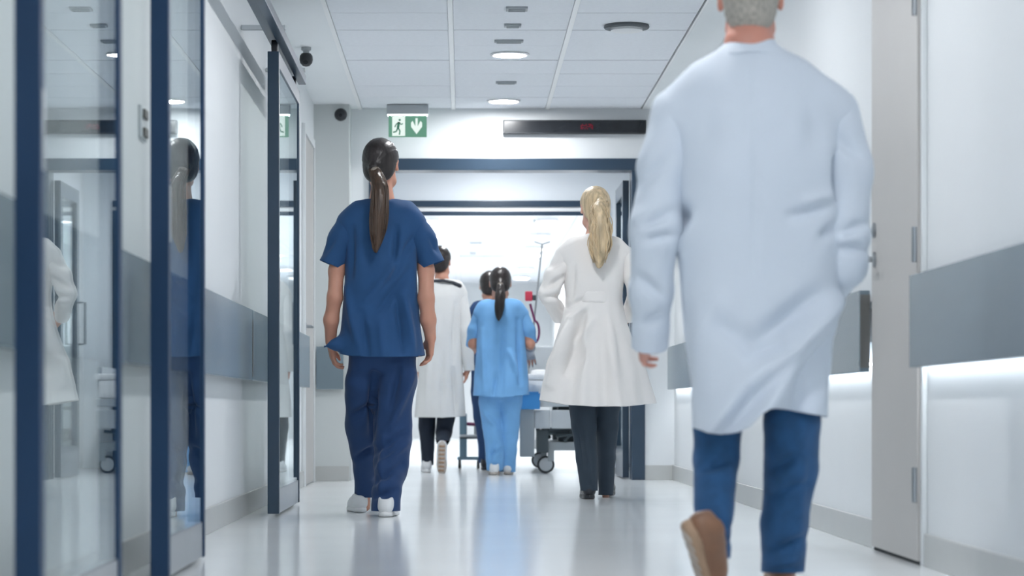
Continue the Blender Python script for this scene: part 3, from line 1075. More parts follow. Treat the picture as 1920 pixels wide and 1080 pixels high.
def make_hair(parent, base, c, R, k, m, tail=None, tie='hair_tie', crop=False, h=.006, seed=1, plane=(.80, -.60, .022)):
    """Hair cap following the skull, with an optional ponytail of strands."""
    T = lambda x, y, z: c + R @ (np.array([x, y, z]) * k)
    S = Sculpt()
    g = .006 if crop else .011
    S.ell(T(0, -.014, .030), np.array([.074 + g, .094 + g, .086 + g]) * k, R, .02)
    S.ell(T(0, -.045, -.035), np.array([.060 + g, .050 + g, .060]) * k, R, .03)
    if crop:
        S.ell(T(0, -.040, -.070), np.array([.052 + g * .5, .036 + g, .05]) * k, R, .03)
    if tail:
        S.cone(T(0, -.095, tail.get('tz', .01)), T(0, -.118, tail.get('tz', .01) - .01), .030 * k, .022 * k, .03)
    v, q = S.mesh(h)
    n = vnormals(v, q)
    p = (v - c) @ R / k
    ang = np.arctan2(p[:, 0], p[:, 2] + .02)
    str_ = noise3(np.stack([ang * (34 if not crop else 60), p[:, 1] * (7 if not crop else 45) + seed, p[:, 2] * (6 if not crop else 45)], 1))
    v = v + n * (str_ * (.0018 if not crop else .0016) * k)[:, None]
    fv = np.maximum(plane[0] * p[:, 1] + plane[1] * (p[:, 2] - .03) - plane[2], -.115 - p[:, 2])
    earcut = .024 - np.linalg.norm((p - np.array([0, .004, -.012])) * [0, 1, .72], axis=1)
    fv = np.maximum(fv, np.where(np.abs(p[:, 0]) > .060, earcut, -1) if True else fv)
    cap = link_mesh('hair', *clip(v, q, fv), m, parent, base)
    if tail:
        rn = random.Random(seed)
        pts = [np.array(t) for t in tail['pts']]
        rs = tail['rs']
        ctrl = np.array(pts)
        ts = np.linspace(0, 1, len(pts))
        tt = np.linspace(0, 1, 18)
        cen = np.stack([np.interp(tt, ts, ctrl[:, i]) for i in range(3)], 1)
        wgt = np.hanning(7)[1:-1]
        wgt /= wgt.sum()
        for i in range(3):
            cen[:, i] = np.convolve(np.pad(cen[:, i], 2, mode='edge'), wgt, 'valid')
        rad = np.interp(tt, ts, rs)
        Sx = Sculpt()
        Sx.chain([cen[i] for i in range(18)], [max(.004, r * .80) for r in rad], .01, .008)
        tv, tq = Sx.mesh(h)
        tn = vnormals(tv, tq)
        tv = tv + tn * (noise3(tv * [95, 95, 9] + seed) * .004)[:, None]
        mb = MB()
        for s_ in range(tail.get('n', 90)):
            a = rn.uniform(0, 2 * math.pi)
            rr = math.sqrt(rn.uniform(.55, 1.0))
            wv, ph = rn.uniform(.0, 1) * tail.get('wave', .004), rn.uniform(0, 6.28)
            end = rn.uniform(.80, 1.0)
            line = []
            for i in range(0, 18):
                if tt[i] > end:
                    break
                aa = a + tail.get('twist', .6) * tt[i]
                line.append(tuple(cen[i] + np.array([math.cos(aa) * rad[i] * rr + wv * math.sin(ph + tt[i] * tail.get('freq', 9)),
                                                     math.sin(aa) * rad[i] * rr * .85, 0])))
            if len(line) > 3:
                rr0 = rn.uniform(.0022, .0042)
                mb.tube(line, [rr0] * (len(line) - 2) + [rr0 * .7, rr0 * .25], 5)
        o = len(tv)
        allv = np.concatenate([tv, np.array(mb.v)])
        allf = [tuple(f_) for f_ in tq.tolist()] + [tuple(i + o for i in f_) for f_ in mb.f]
        pt = link_mesh('ponytail', allv, allf, tail.get('mat', m), cap, base)
        ti = MB()
        pa, pb = cen[0], cen[2]
        dd = (pb - pa) / np.linalg.norm(pb - pa)
        p0_ = pa + dd * .012
        ti.tube([tuple(p0_ - dd * .008), tuple(p0_), tuple(p0_ + dd * .008)], [rs[0] * .95, rs[0] * 1.06, rs[0] * .95], 18)
        link_mesh('hair_tie', ti.v, ti.f, tie, cap, base)
    return cap


# ---------------------------------------------------------------- people
class Person:
    def __init__(self, label, Y0, px0):
        self.Y = Y0
        self.base = np.array([(px0 - CX) * Y0 / F, Y0, 0.0])
        self.root = empty('person', tuple(self.base), label, 'person')

    def p(self, px, py, dy=0.0):
        return W(px, py, self.Y + dy)

    def ps(self, pts):
        return [self.p(*q) for q in pts]

    def rows(self, rows, sx=1.0, sb=1.0):
        """py, left px, right px, depth offset, half depth."""
        s = self.Y / F
        out = []
        for py, xl, xr, dy, b in rows:
            out.append((EYE + (CY - py) * s, ((xl + xr) / 2 - CX) * s, self.Y + dy, (xr - xl) / 2 * s * sx, b * sb))
        return out

    def garment(self, name, m, rows, extra=(), hem=None, lines=(), amp=.004, h=.008, n=2.3, ripple=None,
                seed=0.0, neck=None, fz=3.2, fx=9.0, parent=None, post=None, thick=.004):
        S = Sculpt().prof(self.rows(rows), n)
        for pts, rs, k in extra:
            S.chain(self.ps(pts), rs, k, k)
        v, q = S.mesh(h)
        v = relax(v, q, 2)
        v = cloth(v, q, amp, fx, fz, seed)
        if ripple:
            v = ripple(v, vnormals(v, q))
        v = crease(v, vnormals(v, q), lines, self.Y)
        if post:
            v = post(v)
        fv = np.full(len(v), -1.0)
        if hem is not None:
            fv = np.maximum(fv, hem(v))
        if neck is not None:
            fv = np.maximum(fv, neck(v))
        return link_mesh(name, *clip(v, q, fv), m, parent or self.root, self.base, thick)

    def sleeve(self, m, pts, rs, parent, cut=.04, amp=.004, h=.008, seed=0.0, lines=(), fz=9.0):
        P_ = self.ps(pts)
        d = P_[-1] - P_[-2]
        d = d / np.linalg.norm(d)
        c = P_[-1].copy()
        P_[-1] = c + d * cut
        S = Sculpt().chain(P_, rs, .02, .03)
        v, q = S.mesh(h)
        v = relax(v, q, 2)
        v = cloth(v, q, amp, 8, fz, seed)
        v = crease(v, vnormals(v, q), lines, self.Y)
        fv = (v - c) @ d
        return link_mesh('sleeve', *clip(v, q, fv), m, parent, self.base, .003)

    def trousers(self, m, pelvis, left, right, hl, hr, amp=.004, h=.008, seed=0.0, lines=(), split=None):
        """left / right: (px, py, dy, r) down each leg; hl / hr: pixel row of the hem at the leg's own depth."""
        S = Sculpt().prof(self.rows(pelvis), 2.3)
        for leg in (left, right):
            S.chain([self.p(*q[:3]) for q in leg], [q[3] for q in leg], .02, .012)
        self.legs = [([self.p(*q[:3]) for q in leg], [q[3] * .48 for q in leg]) for leg in (left, right)]
        v, q = S.mesh(h)
        v = relax(v, q, 3)
        v = cloth(v, q, amp, 9, 6.0, seed)
        v = crease(v, vnormals(v, q), lines, self.Y)
        a, b = self.p(*left[-1][:3]), self.p(*right[-1][:3])
        dl = np.linalg.norm((v - a)[:, :2], axis=1) - np.linalg.norm((v - b)[:, :2], axis=1)
        zl, zr = self.p(left[-1][0], hl, left[-1][2])[2], self.p(right[-1][0], hr, right[-1][2])[2]
        fv = np.where(dl < 0, zl, zr) - v[:, 2]
        return link_mesh('trousers', *clip(v, q, fv), m, self.root, self.base, .003)

    def body(self, skin, torso, neck, head, arms, legs, hands, h=.006, male=False, kh=1.0, gloves=None):
        """One continuous figure. head: (centre, R); arms / legs: chains; hands: kwargs per arm."""
        legs = self.legs
        S = Sculpt().prof([r for r in self.rows(torso, .78, .76) if r[0] > .92], 2.2)
        S.cone(legs[0][0][0], legs[1][0][0], .055, .055, .03)
        S.cone((legs[0][0][0] + legs[1][0][0]) / 2, (legs[0][0][0] + legs[1][0][0]) / 2 + np.array([0, 0, .2]), .060, .060, .05)
        S.chain(neck[0], neck[1], .03, .02)
        c, R = head
        add_head(S, c, R, kh, male)
        for pts, rs in arms + legs:
            S.chain(pts, rs, .03, .02)
        for hd in hands:
            add_hand(S, **hd)
        v, q = S.mesh(h)
        v = relax(v, q, 1)
        mi = head_regions(v, q, c, R, kh)
        return link_mesh('body', v, q, skin, self.root, self.base, mats=[skin, 'eye_white', 'iris', 'lip'], midx=mi)

    def hemrow(self, xs, ys):
        """Hem given as pixel rows over pixel columns."""
        s = self.Y / F
        xw = (np.array(xs) - CX) * s
        zw = EYE + (CY - np.array(ys)) * s
        return lambda v: np.interp(v[:, 0], xw, zw) - v[:, 2]

    def neckcut(self, py, tilt=0.0):
        z = EYE + (CY - py) * self.Y / F
        return lambda v: v[:, 2] - z - tilt * (v[:, 1] - self.Y)

    def shoe(self, px, dy, upper, sole, L=.28, yaw=0, heel_up=0, **kw):
        """Standing shoe: heel at pixel column px, depth offset dy; heel_up tips it onto the toe (degrees)."""
        Y = self.Y + dy
        a, b = math.radians(yaw), math.radians(heel_up)
        fwd = np.array([math.sin(a) * math.cos(b), math.cos(a) * math.cos(b), -math.sin(b)])
        up = np.array([math.sin(a) * math.sin(b), math.cos(a) * math.sin(b), math.cos(b)])
        heel = np.array([(px - CX) * Y / F, Y, max(0.0, .97 * L * math.sin(b)) + .002])
        return make_shoe(self.root, self.base, heel, fwd, up, L, upper, sole, **kw)


DOWN = np.array([0, 0, -1.0])

# ---- the man in the white coat, nearest the camera
m = Person('grey-haired man in long white coat and blue jeans walking away, nearest the camera', 6.96, 1420)
tor = [(78, 1362, 1452, .01, .062), (92, 1352, 1462, .005, .074), (112, 1332, 1484, 0, .088), (135, 1312, 1506, -.005, .100),
       (165, 1284, 1540, -.01, .112), (220, 1266, 1566, -.012, .132), (320, 1268, 1572, -.012, .142), (430, 1270, 1576, -.006, .138),
       (540, 1276, 1573, 0, .136), (640, 1286, 1562, 0, .142), (720, 1297, 1550, 0, .150), (800, 1296, 1547, 0, .158), (860, 1294, 1550, 0, .165)]
hemf = m.hemrow([1270, 1300, 1318, 1345, 1370, 1388, 1400, 1410, 1425, 1440, 1480, 1520, 1560],
                [796, 803, 811, 814, 808, 798, 785, 774, 767, 766, 769, 777, 785])


def man_flap(v):
    """Centre vent: the left flap lags low, the right flap is drawn aside."""
    px = v[:, 0] / (m.Y / F) + CX
    py = CY - (v[:, 2] - EYE) / (m.Y / F)
    back = np.clip((m.Y - v[:, 1]) / .08, 0, 1)
    w = np.clip((py - 600) / 200, 0, 1) ** 1.4 * back
    ridge = 1405 + (790 - py) * .80
    v = v.copy()
    v[:, 1] -= w * (.085 * np.exp(-((px - ridge) / 24) ** 2) + .040 * np.exp(-((px - ridge + 75) / 30) ** 2))
    v[:, 1] += w * (.065 * np.exp(-((px - ridge - 58) / 30) ** 2) + .035 * np.exp(-((px - ridge + 38) / 22) ** 2))
    return v


coat = m.garment('coat', 'coat_white', tor,
                 extra=[([(1392, 128), (1325, 164), (1260, 212)], [.048, .055, .060], .05), ([(1418, 128), (1488, 157), (1562, 202)], [.048, .056, .062], .05)],
                 hem=hemf, neck=m.neckcut(88, -.25), amp=.0085, h=.008, seed=2.0, post=man_flap,
                 lines=[((1566, 300), (1566, 375), .012, -.022), ((1540, 390), (1470, 412), .014, -.012), ((1550, 370), (1490, 395), .016, .008),
                        ((1560, 430), (1530, 450), .012, -.012), ((1280, 395), (1262, 440), .014, -.016), ((1300, 420), (1275, 470), .016, .008),
                        ((1565, 565), (1415, 715), .022, .026), ((1520, 560), (1400, 650), .026, -.022), ((1555, 640), (1470, 740), .020, -.020), ((1400, 655), (1330, 600), .026, -.012),
                        ((1470, 640), (1400, 670), .016, -.014), ((1340, 560), (1300, 640), .02, .008), ((1405, 130), (1405, 520), .006, -.003),
                        ((1330, 210), (1300, 300), .03, -.006), ((1500, 210), (1530, 290), .03, -.006), ((1500, 700), (1480, 770), .014, -.014)])
m.sleeve('coat_white', [(1264, 210), (1243, 310, -.01), (1229, 430, -.03), (1221, 545, .02), (1218, 650, .09)], [.063, .066, .066, .058, .050], coat,
         h=.008, seed=5.0, amp=.004, lines=[((1190, 430), (1260, 400), .014, -.012), ((1195, 455), (1262, 445), .012, -.012), ((1195, 350), (1250, 300), .016, -.008),
                                        ((1190, 520), (1245, 560), .014, -.010), ((1200, 610), (1245, 590), .012, -.008)])
m.sleeve('coat_white', [(1566, 208), (1588, 320, -.005), (1586, 440, -.02), (1583, 500, .0), (1545, 560, .30)], [.064, .068, .062, .056, .046], coat,
         h=.008, seed=9.0, amp=.004, lines=[((1560, 440), (1625, 420), .014, -.012), ((1560, 470), (1620, 470), .012, -.012), ((1610, 300), (1560, 260), .016, -.008)])
m.garment('collar', 'coat_white', [(70, 1366, 1450, .010, .064), (80, 1359, 1456, .008, .070), (100, 1346, 1468, .004, .083), (112, 1340, 1474, .0, .090), (122, 1336, 1478, 0, .094)],
          hem=m.hemrow([1300, 1405, 1500], [112, 104, 110]), neck=m.neckcut(78, -.3), amp=.001, h=.006, parent=coat)
bt = MB()
bp = m.p(1410, 600, 0)
m.trousers('denim', [(440, 1320, 1525, 0, .085), (520, 1316, 1526, 0, .095), (570, 1316, 1526, 0, .095), (620, 1350, 1490, 0, .05)],
           [(1366, 560, .02, .070), (1352, 680, .04, .068), (1346, 790, .03, .070), (1341, 860, .02, .064), (1340, 950, -.07, .054), (1340, 1075, -.20, .040)],
           [(1470, 560, .02, .070), (1480, 680, .04, .072), (1484, 790, .02, .076), (1482, 880, .04, .073), (1473, 980, .06, .066), (1467, 1110, .08, .060)],
           1047, 1072, amp=.005, h=.008, seed=4.0,
           lines=[((1440, 880), (1500, 850), .012, -.008), ((1445, 930), (1510, 905), .012, -.008), ((1440, 1040), (1510, 1010), .012, -.012), ((1445, 1060), (1500, 1050), .010, .008),
                  ((1310, 880), (1370, 860), .012, -.008), ((1310, 960), (1370, 990), .012, -.010), ((1315, 1020), (1365, 1005), .010, -.010), ((1500, 790), (1500, 1000), .012, .004)])
hc_ = m.p(1407, -2, .045)
HR = rot(6, 4, 0)
m.body('skin_red', tor, ([m.p(1405, 150, 0), m.p(1405, 85, .0), m.p(1407, 40, .030)], [.066, .062, .058]), (hc_, HR),
       [(m.ps([(1275, 215, 0), (1229, 430, -.03), (1217, 636, .08)]), [.050, .040, .028]),
        (m.ps([(1558, 215, 0), (1583, 480, -.01), (1545, 560, .30)]), [.050, .040, .028])],
       [(m.ps([(1375, 700, 0), (1341, 860, .02), (1340, 1050, -.20)]), [.07, .05, .036]),
        (m.ps([(1468, 700, 0), (1482, 880, .04), (1468, 1085, .08)]), [.07, .055, .036])],
       [dict(wr=m.p(1216, 638, .085), D=(-.15, 1, -.30), N=(1, .1, -.25), T=(0, .2, 1), curl=1.0, k=1.0),
        dict(wr=m.p(1545, 560, .30), D=(-.2, 1, -.1), N=(-1, 0, -.3), T=(-.2, 0, 1), curl=.8, k=1.0)], h=.005, male=True, kh=1.04)
make_hair(m.root, m.base, hc_, HR, 1.04, 'hair_grey', crop=True, h=.005, seed=3)
# trailing left shoe tipped up with its sole turned to the camera; right shoe flat
he = m.p(1281, 985, -.36)
make_shoe(m.root, m.base, he, m.p(1322, 1112, -.22) - he, (.93, .36, .2), .275, 'shoe_brown', 'shoe_sole_tan', tread='shoe_tread', w=1.0)
m.shoe(1467, .045, 'shoe_brown', 'shoe_sole_tan', L=.29, yaw=4)

# ---- nurse in navy scrubs
m = n_ = Person('woman in navy scrubs with long brown ponytail walking beside the sliding doors', 11.75, 716)
tor = [(378, 690, 742, .0, .060), (388, 672, 762, 0, .072), (400, 655, 778, 0, .088), (420, 648, 785, 0, .104), (470, 648, 784, 0, .116), (530, 645, 784, 0, .112),
       (590, 641, 788, 0, .112), (640, 638, 793, 0, .122), (670, 637, 797, 0, .130), (700, 637, 799, 0, .134)]
top = m.garment('scrub_top', 'navy_scrubs', tor,
                extra=[([(700, 396), (672, 402), (652, 418)], [.045, .052, .050], .04), ([(732, 396), (760, 402), (780, 418)], [.045, .052, .050], .04),
                       ([(655, 640, -.03), (628, 646, -.05), (607, 650, -.06)], [.045, .022, .006], .03)],
                hem=m.hemrow([590, 606, 640, 660, 720, 780, 800], [652, 660, 664, 668, 671, 669, 666]), neck=m.neckcut(381, -.5), amp=.010, h=.008, seed=12.0,
                lines=[((768, 470), (690, 560), .016, .014), ((775, 450), (735, 520), .014, -.014), ((745, 430), (740, 500), .012, -.012), ((770, 510), (700, 600), .02, -.012),
                       ((662, 430), (660, 520), .012, -.008), ((652, 540), (670, 640), .016, .010), ((760, 560), (775, 660), .014, .014), ((745, 560), (755, 660), .012, -.012),
                       ((680, 590), (690, 668), .016, -.012), ((715, 600), (720, 668), .018, .008), ((700, 440), (690, 500), .02, -.008)])
m.sleeve('navy_scrubs', [(655, 416), (641, 450), (621, 497)], [.053, .060, .061], top, cut=.05, seed=3.0, lines=[((606, 478), (630, 445), .014, -.007)])
m.sleeve('navy_scrubs', [(778, 416), (792, 450), (810, 497)], [.053, .062, .065], top, cut=.05, seed=6.0, lines=[((826, 478), (806, 445), .014, -.007)])
m.trousers('navy_trousers', [(560, 665, 770, 0, .075), (620, 658, 778, 0, .085), (660, 655, 782, 0, .100), (700, 668, 770, 0, .06)],
           [(690, 650, 0, .078), (683, 715, .05, .088), (681, 790, .14, .082), (684, 860, .22, .062), (685, 950, .32, .048)],
           [(744, 650, 0, .080), (746, 715, .01, .092), (737, 790, .0, .089), (732, 870, -.06, .082), (724, 920, -.14, .066), (722, 985, -.2, .056)],
           932, 958, amp=.011, h=.008, seed=21.0,
           lines=[((775, 700), (735, 800), .014, .014), ((750, 690), (735, 760), .014, -.014), ((700, 700), (695, 820), .016, -.016), ((760, 810), (700, 850), .014, -.012),
                  ((765, 830), (710, 880), .012, .010), ((755, 870), (700, 905), .014, -.012), ((660, 780), (700, 760), .014, -.012), ((665, 860), (700, 840), .012, -.012),
                  ((705, 930), (745, 915), .010, -.010), ((720, 820), (715, 940), .012, .008)])
hc_ = m.p(715, 309, .02)
HR = rot(16, 0, 0)
m.body('skin_tan', tor, ([m.p(716, 410, 0), m.p(716, 372, 0), m.p(715, 335, .02)], [.056, .051, .048]), (hc_, HR),
       [(m.ps([(655, 424, 0), (640, 462, .0), (631, 508, -.01), (628, 558, -.03), (621, 600, -.01), (620, 640, .03)]), [.038, .036, .035, .034, .033, .025]),
        (m.ps([(778, 424, 0), (794, 462, .0), (799, 508, -.01), (799, 560, -.04), (803, 600, -.02), (807, 632, .02)]), [.038, .037, .036, .036, .034, .026])],
       [(m.ps([(684, 700, 0), (684, 800, .14), (686, 945, .34)]), [.065, .045, .032]), (m.ps([(748, 700, 0), (734, 820, -.03), (722, 955, -.18)]), [.065, .045, .032])],
       [dict(wr=m.p(620, 640, .03), D=(.12, .1, -1), N=(1, .2, 0), T=(-.2, 1, 0), curl=.85, k=.92),
        dict(wr=m.p(808, 632, .02), D=(-.05, .15, -1), N=(-1, .3, 0), T=(-.3, 1, 0), curl=.8, k=.92)], h=.005, kh=.97)
T = lambda x, y, z: hc_ + HR @ (np.array([x, y, z]) * .97)
tl = T(0, -.112, -.022)
make_hair(m.root, m.base, hc_, HR, .97, 'hair_dark', h=.005, seed=7,
          tail=dict(mat='hair_brown', tz=-.012, pts=[tl, m.p(714, 352, -.155), m.p(711, 395, -.172), m.p(708, 435, -.175), m.p(704, 474, -.165)], rs=[.024, .036, .041, .036, .012], n=110, wave=.004))
m.shoe(678, .24, 'shoe_white', 'shoe_sole_white', L=.25, yaw=-14)
m.shoe(721, -.26, 'shoe_white', 'shoe_sole_white', L=.25, yaw=6)

# ---- blonde woman in the cream coat
m = Person('blonde woman with wavy ponytail in flared white coat and dark trousers', 13.84, 1115)
tor = [(442, 1098, 1138, .0, .056), (450, 1085, 1150, 0, .070), (460, 1068, 1164, 0, .088), (480, 1060, 1172, 0, .102), (520, 1058, 1172, 0, .112), (560, 1063, 1166, 0, .102),
       (600, 1056, 1172, 0, .110), (650, 1040, 1188, 0, .138), (700, 1022, 1206, 0, .168), (760, 1007, 1221, 0, .200), (790, 1000, 1228, 0, .21)]


def pleats(v, nn):
    z = v[:, 2]
    w = np.clip((1.08 - z) / .55, 0, 1) ** 1.2
    th = np.arctan2(v[:, 1] - 13.84, v[:, 0] - .71)
    return v + nn * (w * (.020 * np.sin(7 * th + 1.0 + 1.4 * z) + .010 * np.sin(13 * th + 2.2)))[:, None]


coat = m.garment('coat', 'coat_cream', tor,
                 extra=[([(1105, 456), (1078, 464), (1056, 478)], [.042, .050, .048], .04), ([(1130, 456), (1152, 464), (1174, 478)], [.042, .050, .048], .04)],
                 hem=m.hemrow([1000, 1010, 1060, 1110, 1170, 1230], [742, 750, 759, 762, 762, 756]), neck=m.neckcut(447, -.4), amp=.009, h=.009, seed=17.0, ripple=pleats,
                 lines=[((1070, 600), (1030, 720), .022, .030), ((1092, 590), (1060, 700), .020, -.028), ((1100, 640), (1070, 700), .03, -.014), ((1140, 600), (1150, 700), .02, .01),
                        ((1062, 575), (1100, 560), .012, -.012), ((1064, 600), (1100, 575), .012, .008), ((1075, 500), (1070, 560), .014, -.012), ((1110, 600), (1040, 690), .016, .010)])
m.sleeve('coat_cream', [(1056, 478), (1040, 520, -.03), (1030, 552, -.05), (1048, 592, .20)], [.050, .054, .054, .042], coat, seed=4.0, amp=.006, h=.009,
         lines=[((1020, 540), (1060, 520), .014, -.014), ((1020, 560), (1060, 555), .014, -.014), ((1030, 500), (1062, 490), .014, -.010)])
m.sleeve('coat_cream', [(1174, 478), (1188, 520, -.03), (1196, 552, -.05), (1180, 592, .20)], [.050, .054, .054, .042], coat, seed=8.0, amp=.006, h=.009)
m.garment('belt', 'coat_cream', [(546, 1088, 1142, .0, .108), (570, 1088, 1142, .0, .108)], amp=.001, h=.007, parent=coat, n=4.0)
m.garment('collar', 'coat_cream', [(438, 1098, 1138, .0, .058), (448, 1090, 1146, .0, .068), (458, 1080, 1156, .0, .080), (466, 1074, 1160, 0, .088)],
          hem=m.hemrow([1060, 1118, 1180], [460, 456, 460]), neck=m.neckcut(443, -.4), amp=.001, h=.007, parent=coat)
m.trousers('dark_cloth', [(610, 1078, 1152, 0, .06), (640, 1072, 1158, 0, .075), (665, 1072, 1158, 0, .08), (695, 1085, 1145, 0, .05)],
           [(1094, 655, 0, .066), (1091, 740, 0, .078), (1095, 800, .0, .068), (1100, 860, -.04, .058), (1106, 935, -.06, .044)],
           [(1137, 655, 0, .066), (1140, 740, .03, .072), (1138, 800, .06, .060), (1137, 860, .12, .050), (1136, 930, .18, .042)],
           920, 928, amp=.004, h=.009, seed=6.0, lines=[((1092, 780), (1104, 900), .010, .010), ((1080, 800), (1090, 880), .010, -.008)])
hc_ = m.p(1115, 391, .03)
HR = rot(-16, 4, 0)
m.body('skin_pale', tor, ([m.p(1117, 470, 0), m.p(1117, 440, .0), m.p(1116, 412, .025)], [.052, .047, .045]), (hc_, HR),
       [(m.ps([(1060, 482, 0), (1034, 548, -.04), (1050, 594, .22)]), [.034, .024, .022]), (m.ps([(1170, 482, 0), (1192, 548, -.04), (1178, 594, .22)]), [.034, .024, .022])],
       [(m.ps([(1090, 740, 0), (1098, 830, -.01), (1106, 915, -.05)]), [.06, .045, .030]), (m.ps([(1140, 740, 0), (1138, 830, .08), (1136, 905, .18)]), [.06, .042, .030])],
       [dict(wr=m.p(1050, 594, .22), D=(.5, .6, -.4), N=(.6, -.4, .1), T=(.1, .2, 1), curl=.7, k=.9), dict(wr=m.p(1178, 594, .22), D=(-.5, .6, -.4), N=(-.6, -.4, .1), T=(-.1, .2, 1), curl=.7, k=.9)],
       h=.006, kh=.95)
T = lambda x, y, z: hc_ + HR @ (np.array([x, y, z]) * .95)
tl = T(.004, -.116, .030)
make_hair(m.root, m.base, hc_, HR, .95, 'hair_blonde', h=.006, seed=11, tie='hair_blonde',
          tail=dict(tz=.034, pts=[tl, m.p(1123, 396, -.150), m.p(1127, 430, -.165), m.p(1124, 465, -.172), m.p(1124, 503, -.165)], rs=[.030, .046, .058, .056, .016], n=130, wave=.014, freq=13, twist=1.4))
m.shoe(1106, -.10, 'shoe_black', 'shoe_black', L=.25, yaw=-4)
m.shoe(1137, .13, 'shoe_black', 'shoe_black', L=.25, yaw=6, heel_up=12)

# ---- colleague in a long coat, half hidden behind the navy nurse
m = Person('dark-haired person in long white coat and black trousers, half hidden by the navy nurse', 19.5, 828)
tor = [(524, 810, 848, .0, .056), (531, 800, 858, 0, .070), (540, 792, 866, 0, .088), (555, 788, 868, 0, .104), (600, 787, 868, 0, .114), (650, 788, 867, 0, .110),
       (700, 785, 868, 0, .122), (760, 779, 871, 0, .145), (800, 776, 874, 0, .155)]
coat = m.garment('coat', 'coat_grey', tor, extra=[([(818, 536), (800, 541), (790, 553)], [.042, .048, .046], .04), ([(838, 536), (856, 541), (865, 553)], [.042, .048, .046], .04)],
                 hem=m.hemrow([770, 830, 880], [782, 783, 780]), neck=m.neckcut(528, -.4), amp=.009, h=.010, seed=23.0,
                 lines=[((855, 570), (850, 680), .014, -.014), ((830, 660), (830, 780), .016, -.008), ((805, 650), (800, 770), .016, .008), ((850, 690), (856, 780), .012, -.014)])
m.sleeve('coat_grey', [(790, 553), (782, 620, -.02), (785, 695, .05)], [.048, .050, .042], coat, seed=4.0, h=.010)
m.sleeve('coat_grey', [(865, 553), (874, 620, -.03), (879, 695, -.02)], [.048, .051, .043], coat, seed=7.0, h=.010)
st = [m.p(x, y, d_) for x, y, d_ in ((800, 560, .10), (802, 536, .02), (812, 527, -.065), (830, 526, -.088), (848, 529, -.078), (861, 536, -.055), (869, 545, .04), (866, 590, .12))]
mb_ = MB().tube([tuple(q) for q in st], [.012, .012, .012, .012, .013, .020, .014, .012], 10)
mb_.build('stethoscope', 'lanyard_dark', m.root)
m.trousers('black_cloth', [(640, 797, 858, 0, .07), (670, 794, 862, 0, .085), (695, 792, 864, 0, .10), (715, 805, 850, 0, .05)],
           [(808, 685, 0, .080), (803, 750, .04, .074), (800, 800, .06, .064), (801, 840, .05, .052), (802, 890, .0, .042)],
           [(846, 685, 0, .080), (842, 750, .0, .074), (836, 785, .0, .068), (832, 812, .02, .062), (829, 834, -.26, .050), (829, 838, -.31, .048)],
           872, 826, amp=.004, h=.010, seed=3.0)
hc_ = m.p(826, 491, .02)
HR = rot(18, 4, 0)
m.body('skin_tan', tor, ([m.p(828, 548, 0), m.p(828, 522, .0), m.p(827, 505, .02)], [.052, .048, .046]), (hc_, HR),
       [(m.ps([(793, 556, 0), (782, 620, -.02), (785, 690, .05)]), [.04, .035, .025]), (m.ps([(862, 556, 0), (874, 620, -.03), (879, 690, -.02)]), [.04, .035, .025])],
       [(m.ps([(803, 750, 0), (800, 830, .05), (802, 876, .0)]), [.06, .045, .032]), (m.ps([(848, 750, 0), (832, 812, .02), (829, 838, -.29)]), [.06, .045, .032])],
       [dict(wr=m.p(785, 690, .05), D=(.05, .2, -1), N=(1, 0, 0), T=(0, 1, 0), curl=.8, k=.95), dict(wr=m.p(878, 690, -.02), D=(-.2, .1, -1), N=(-1, .2, 0), T=(0, 1, 0), curl=.8, k=.95)],
       h=.006, kh=.97)
make_hair(m.root, m.base, hc_, HR, .97, 'hair_dark', h=.006, seed=5)
m.shoe(801, -.05, 'shoe_white', 'shoe_sole_white', L=.25, yaw=-5)
he = m.p(829, 828, -.42)
make_shoe(m.root, m.base, he, m.p(827, 884, -.40) - he, (0, 1, .1), .25, 'shoe_white', 'shoe_tread', tread='shoe_sole_tan', w=1.0)

# ---- nurse in light blue scrubs pushing the bed
m = Person('woman in light blue scrubs with dark ponytail pushing the hospital bed', 18.75, 938)
tor = [(560, 916, 962, .0, .056), (568, 904, 974, 0, .070), (577, 897, 980, 0, .088), (592, 894, 984, 0, .102), (640, 893, 986, 0, .112), (690, 892, 989, 0, .116),
       (742, 888, 993, 0, .128), (760, 886, 995, 0, .13)]
top = m.garment('scrub_top', 'blue_scrubs', tor, extra=[([(928, 572), (910, 576), (898, 588)], [.042, .046, .044], .04), ([(948, 572), (966, 576), (980, 588)], [.042, .046, .044], .04)],
                hem=m.hemrow([880, 940, 1000], [741, 746, 739]), neck=m.neckcut(563, -.5), amp=.010, h=.010, seed=33.0,
                lines=[((955, 660), (970, 700), .016, .014), ((945, 600), (940, 740), .016, -.010), ((970, 600), (975, 720), .014, -.014), ((905, 620), (908, 740), .014, .010), ((930, 700), (925, 745), .012, -.01)])
m.sleeve('blue_scrubs', [(899, 588), (890, 620, .02), (886, 648, .08)], [.048, .050, .050], top, cut=.04, seed=4.0, h=.010)
m.sleeve('blue_scrubs', [(979, 588), (990, 620, .0), (994, 642, .02)], [.048, .052, .054], top, cut=.04, seed=8.0, h=.010)
m.trousers('blue_scrubs', [(660, 902, 980, 0, .075), (695, 898, 984, 0, .090), (728, 896, 986, 0, .11), (752, 912, 968, 0, .05)],
           [(919, 715, 0, .082), (919, 755, .02, .080), (922, 800, .04, .070), (927, 845, .05, .064), (929, 905, .05, .058)],
           [(961, 715, 0, .082), (959, 755, .02, .080), (956, 800, .06, .066), (953, 845, .10, .058), (951, 905, .14, .052)],
           882, 885, amp=.010, h=.010, seed=9.0, lines=[((905, 770), (930, 800), .012, .010), ((930, 830), (915, 870), .012, -.012), ((920, 850), (945, 840), .010, -.010)])
hc_ = m.p(938, 531, .03)
HR = rot(0, 12, 0)
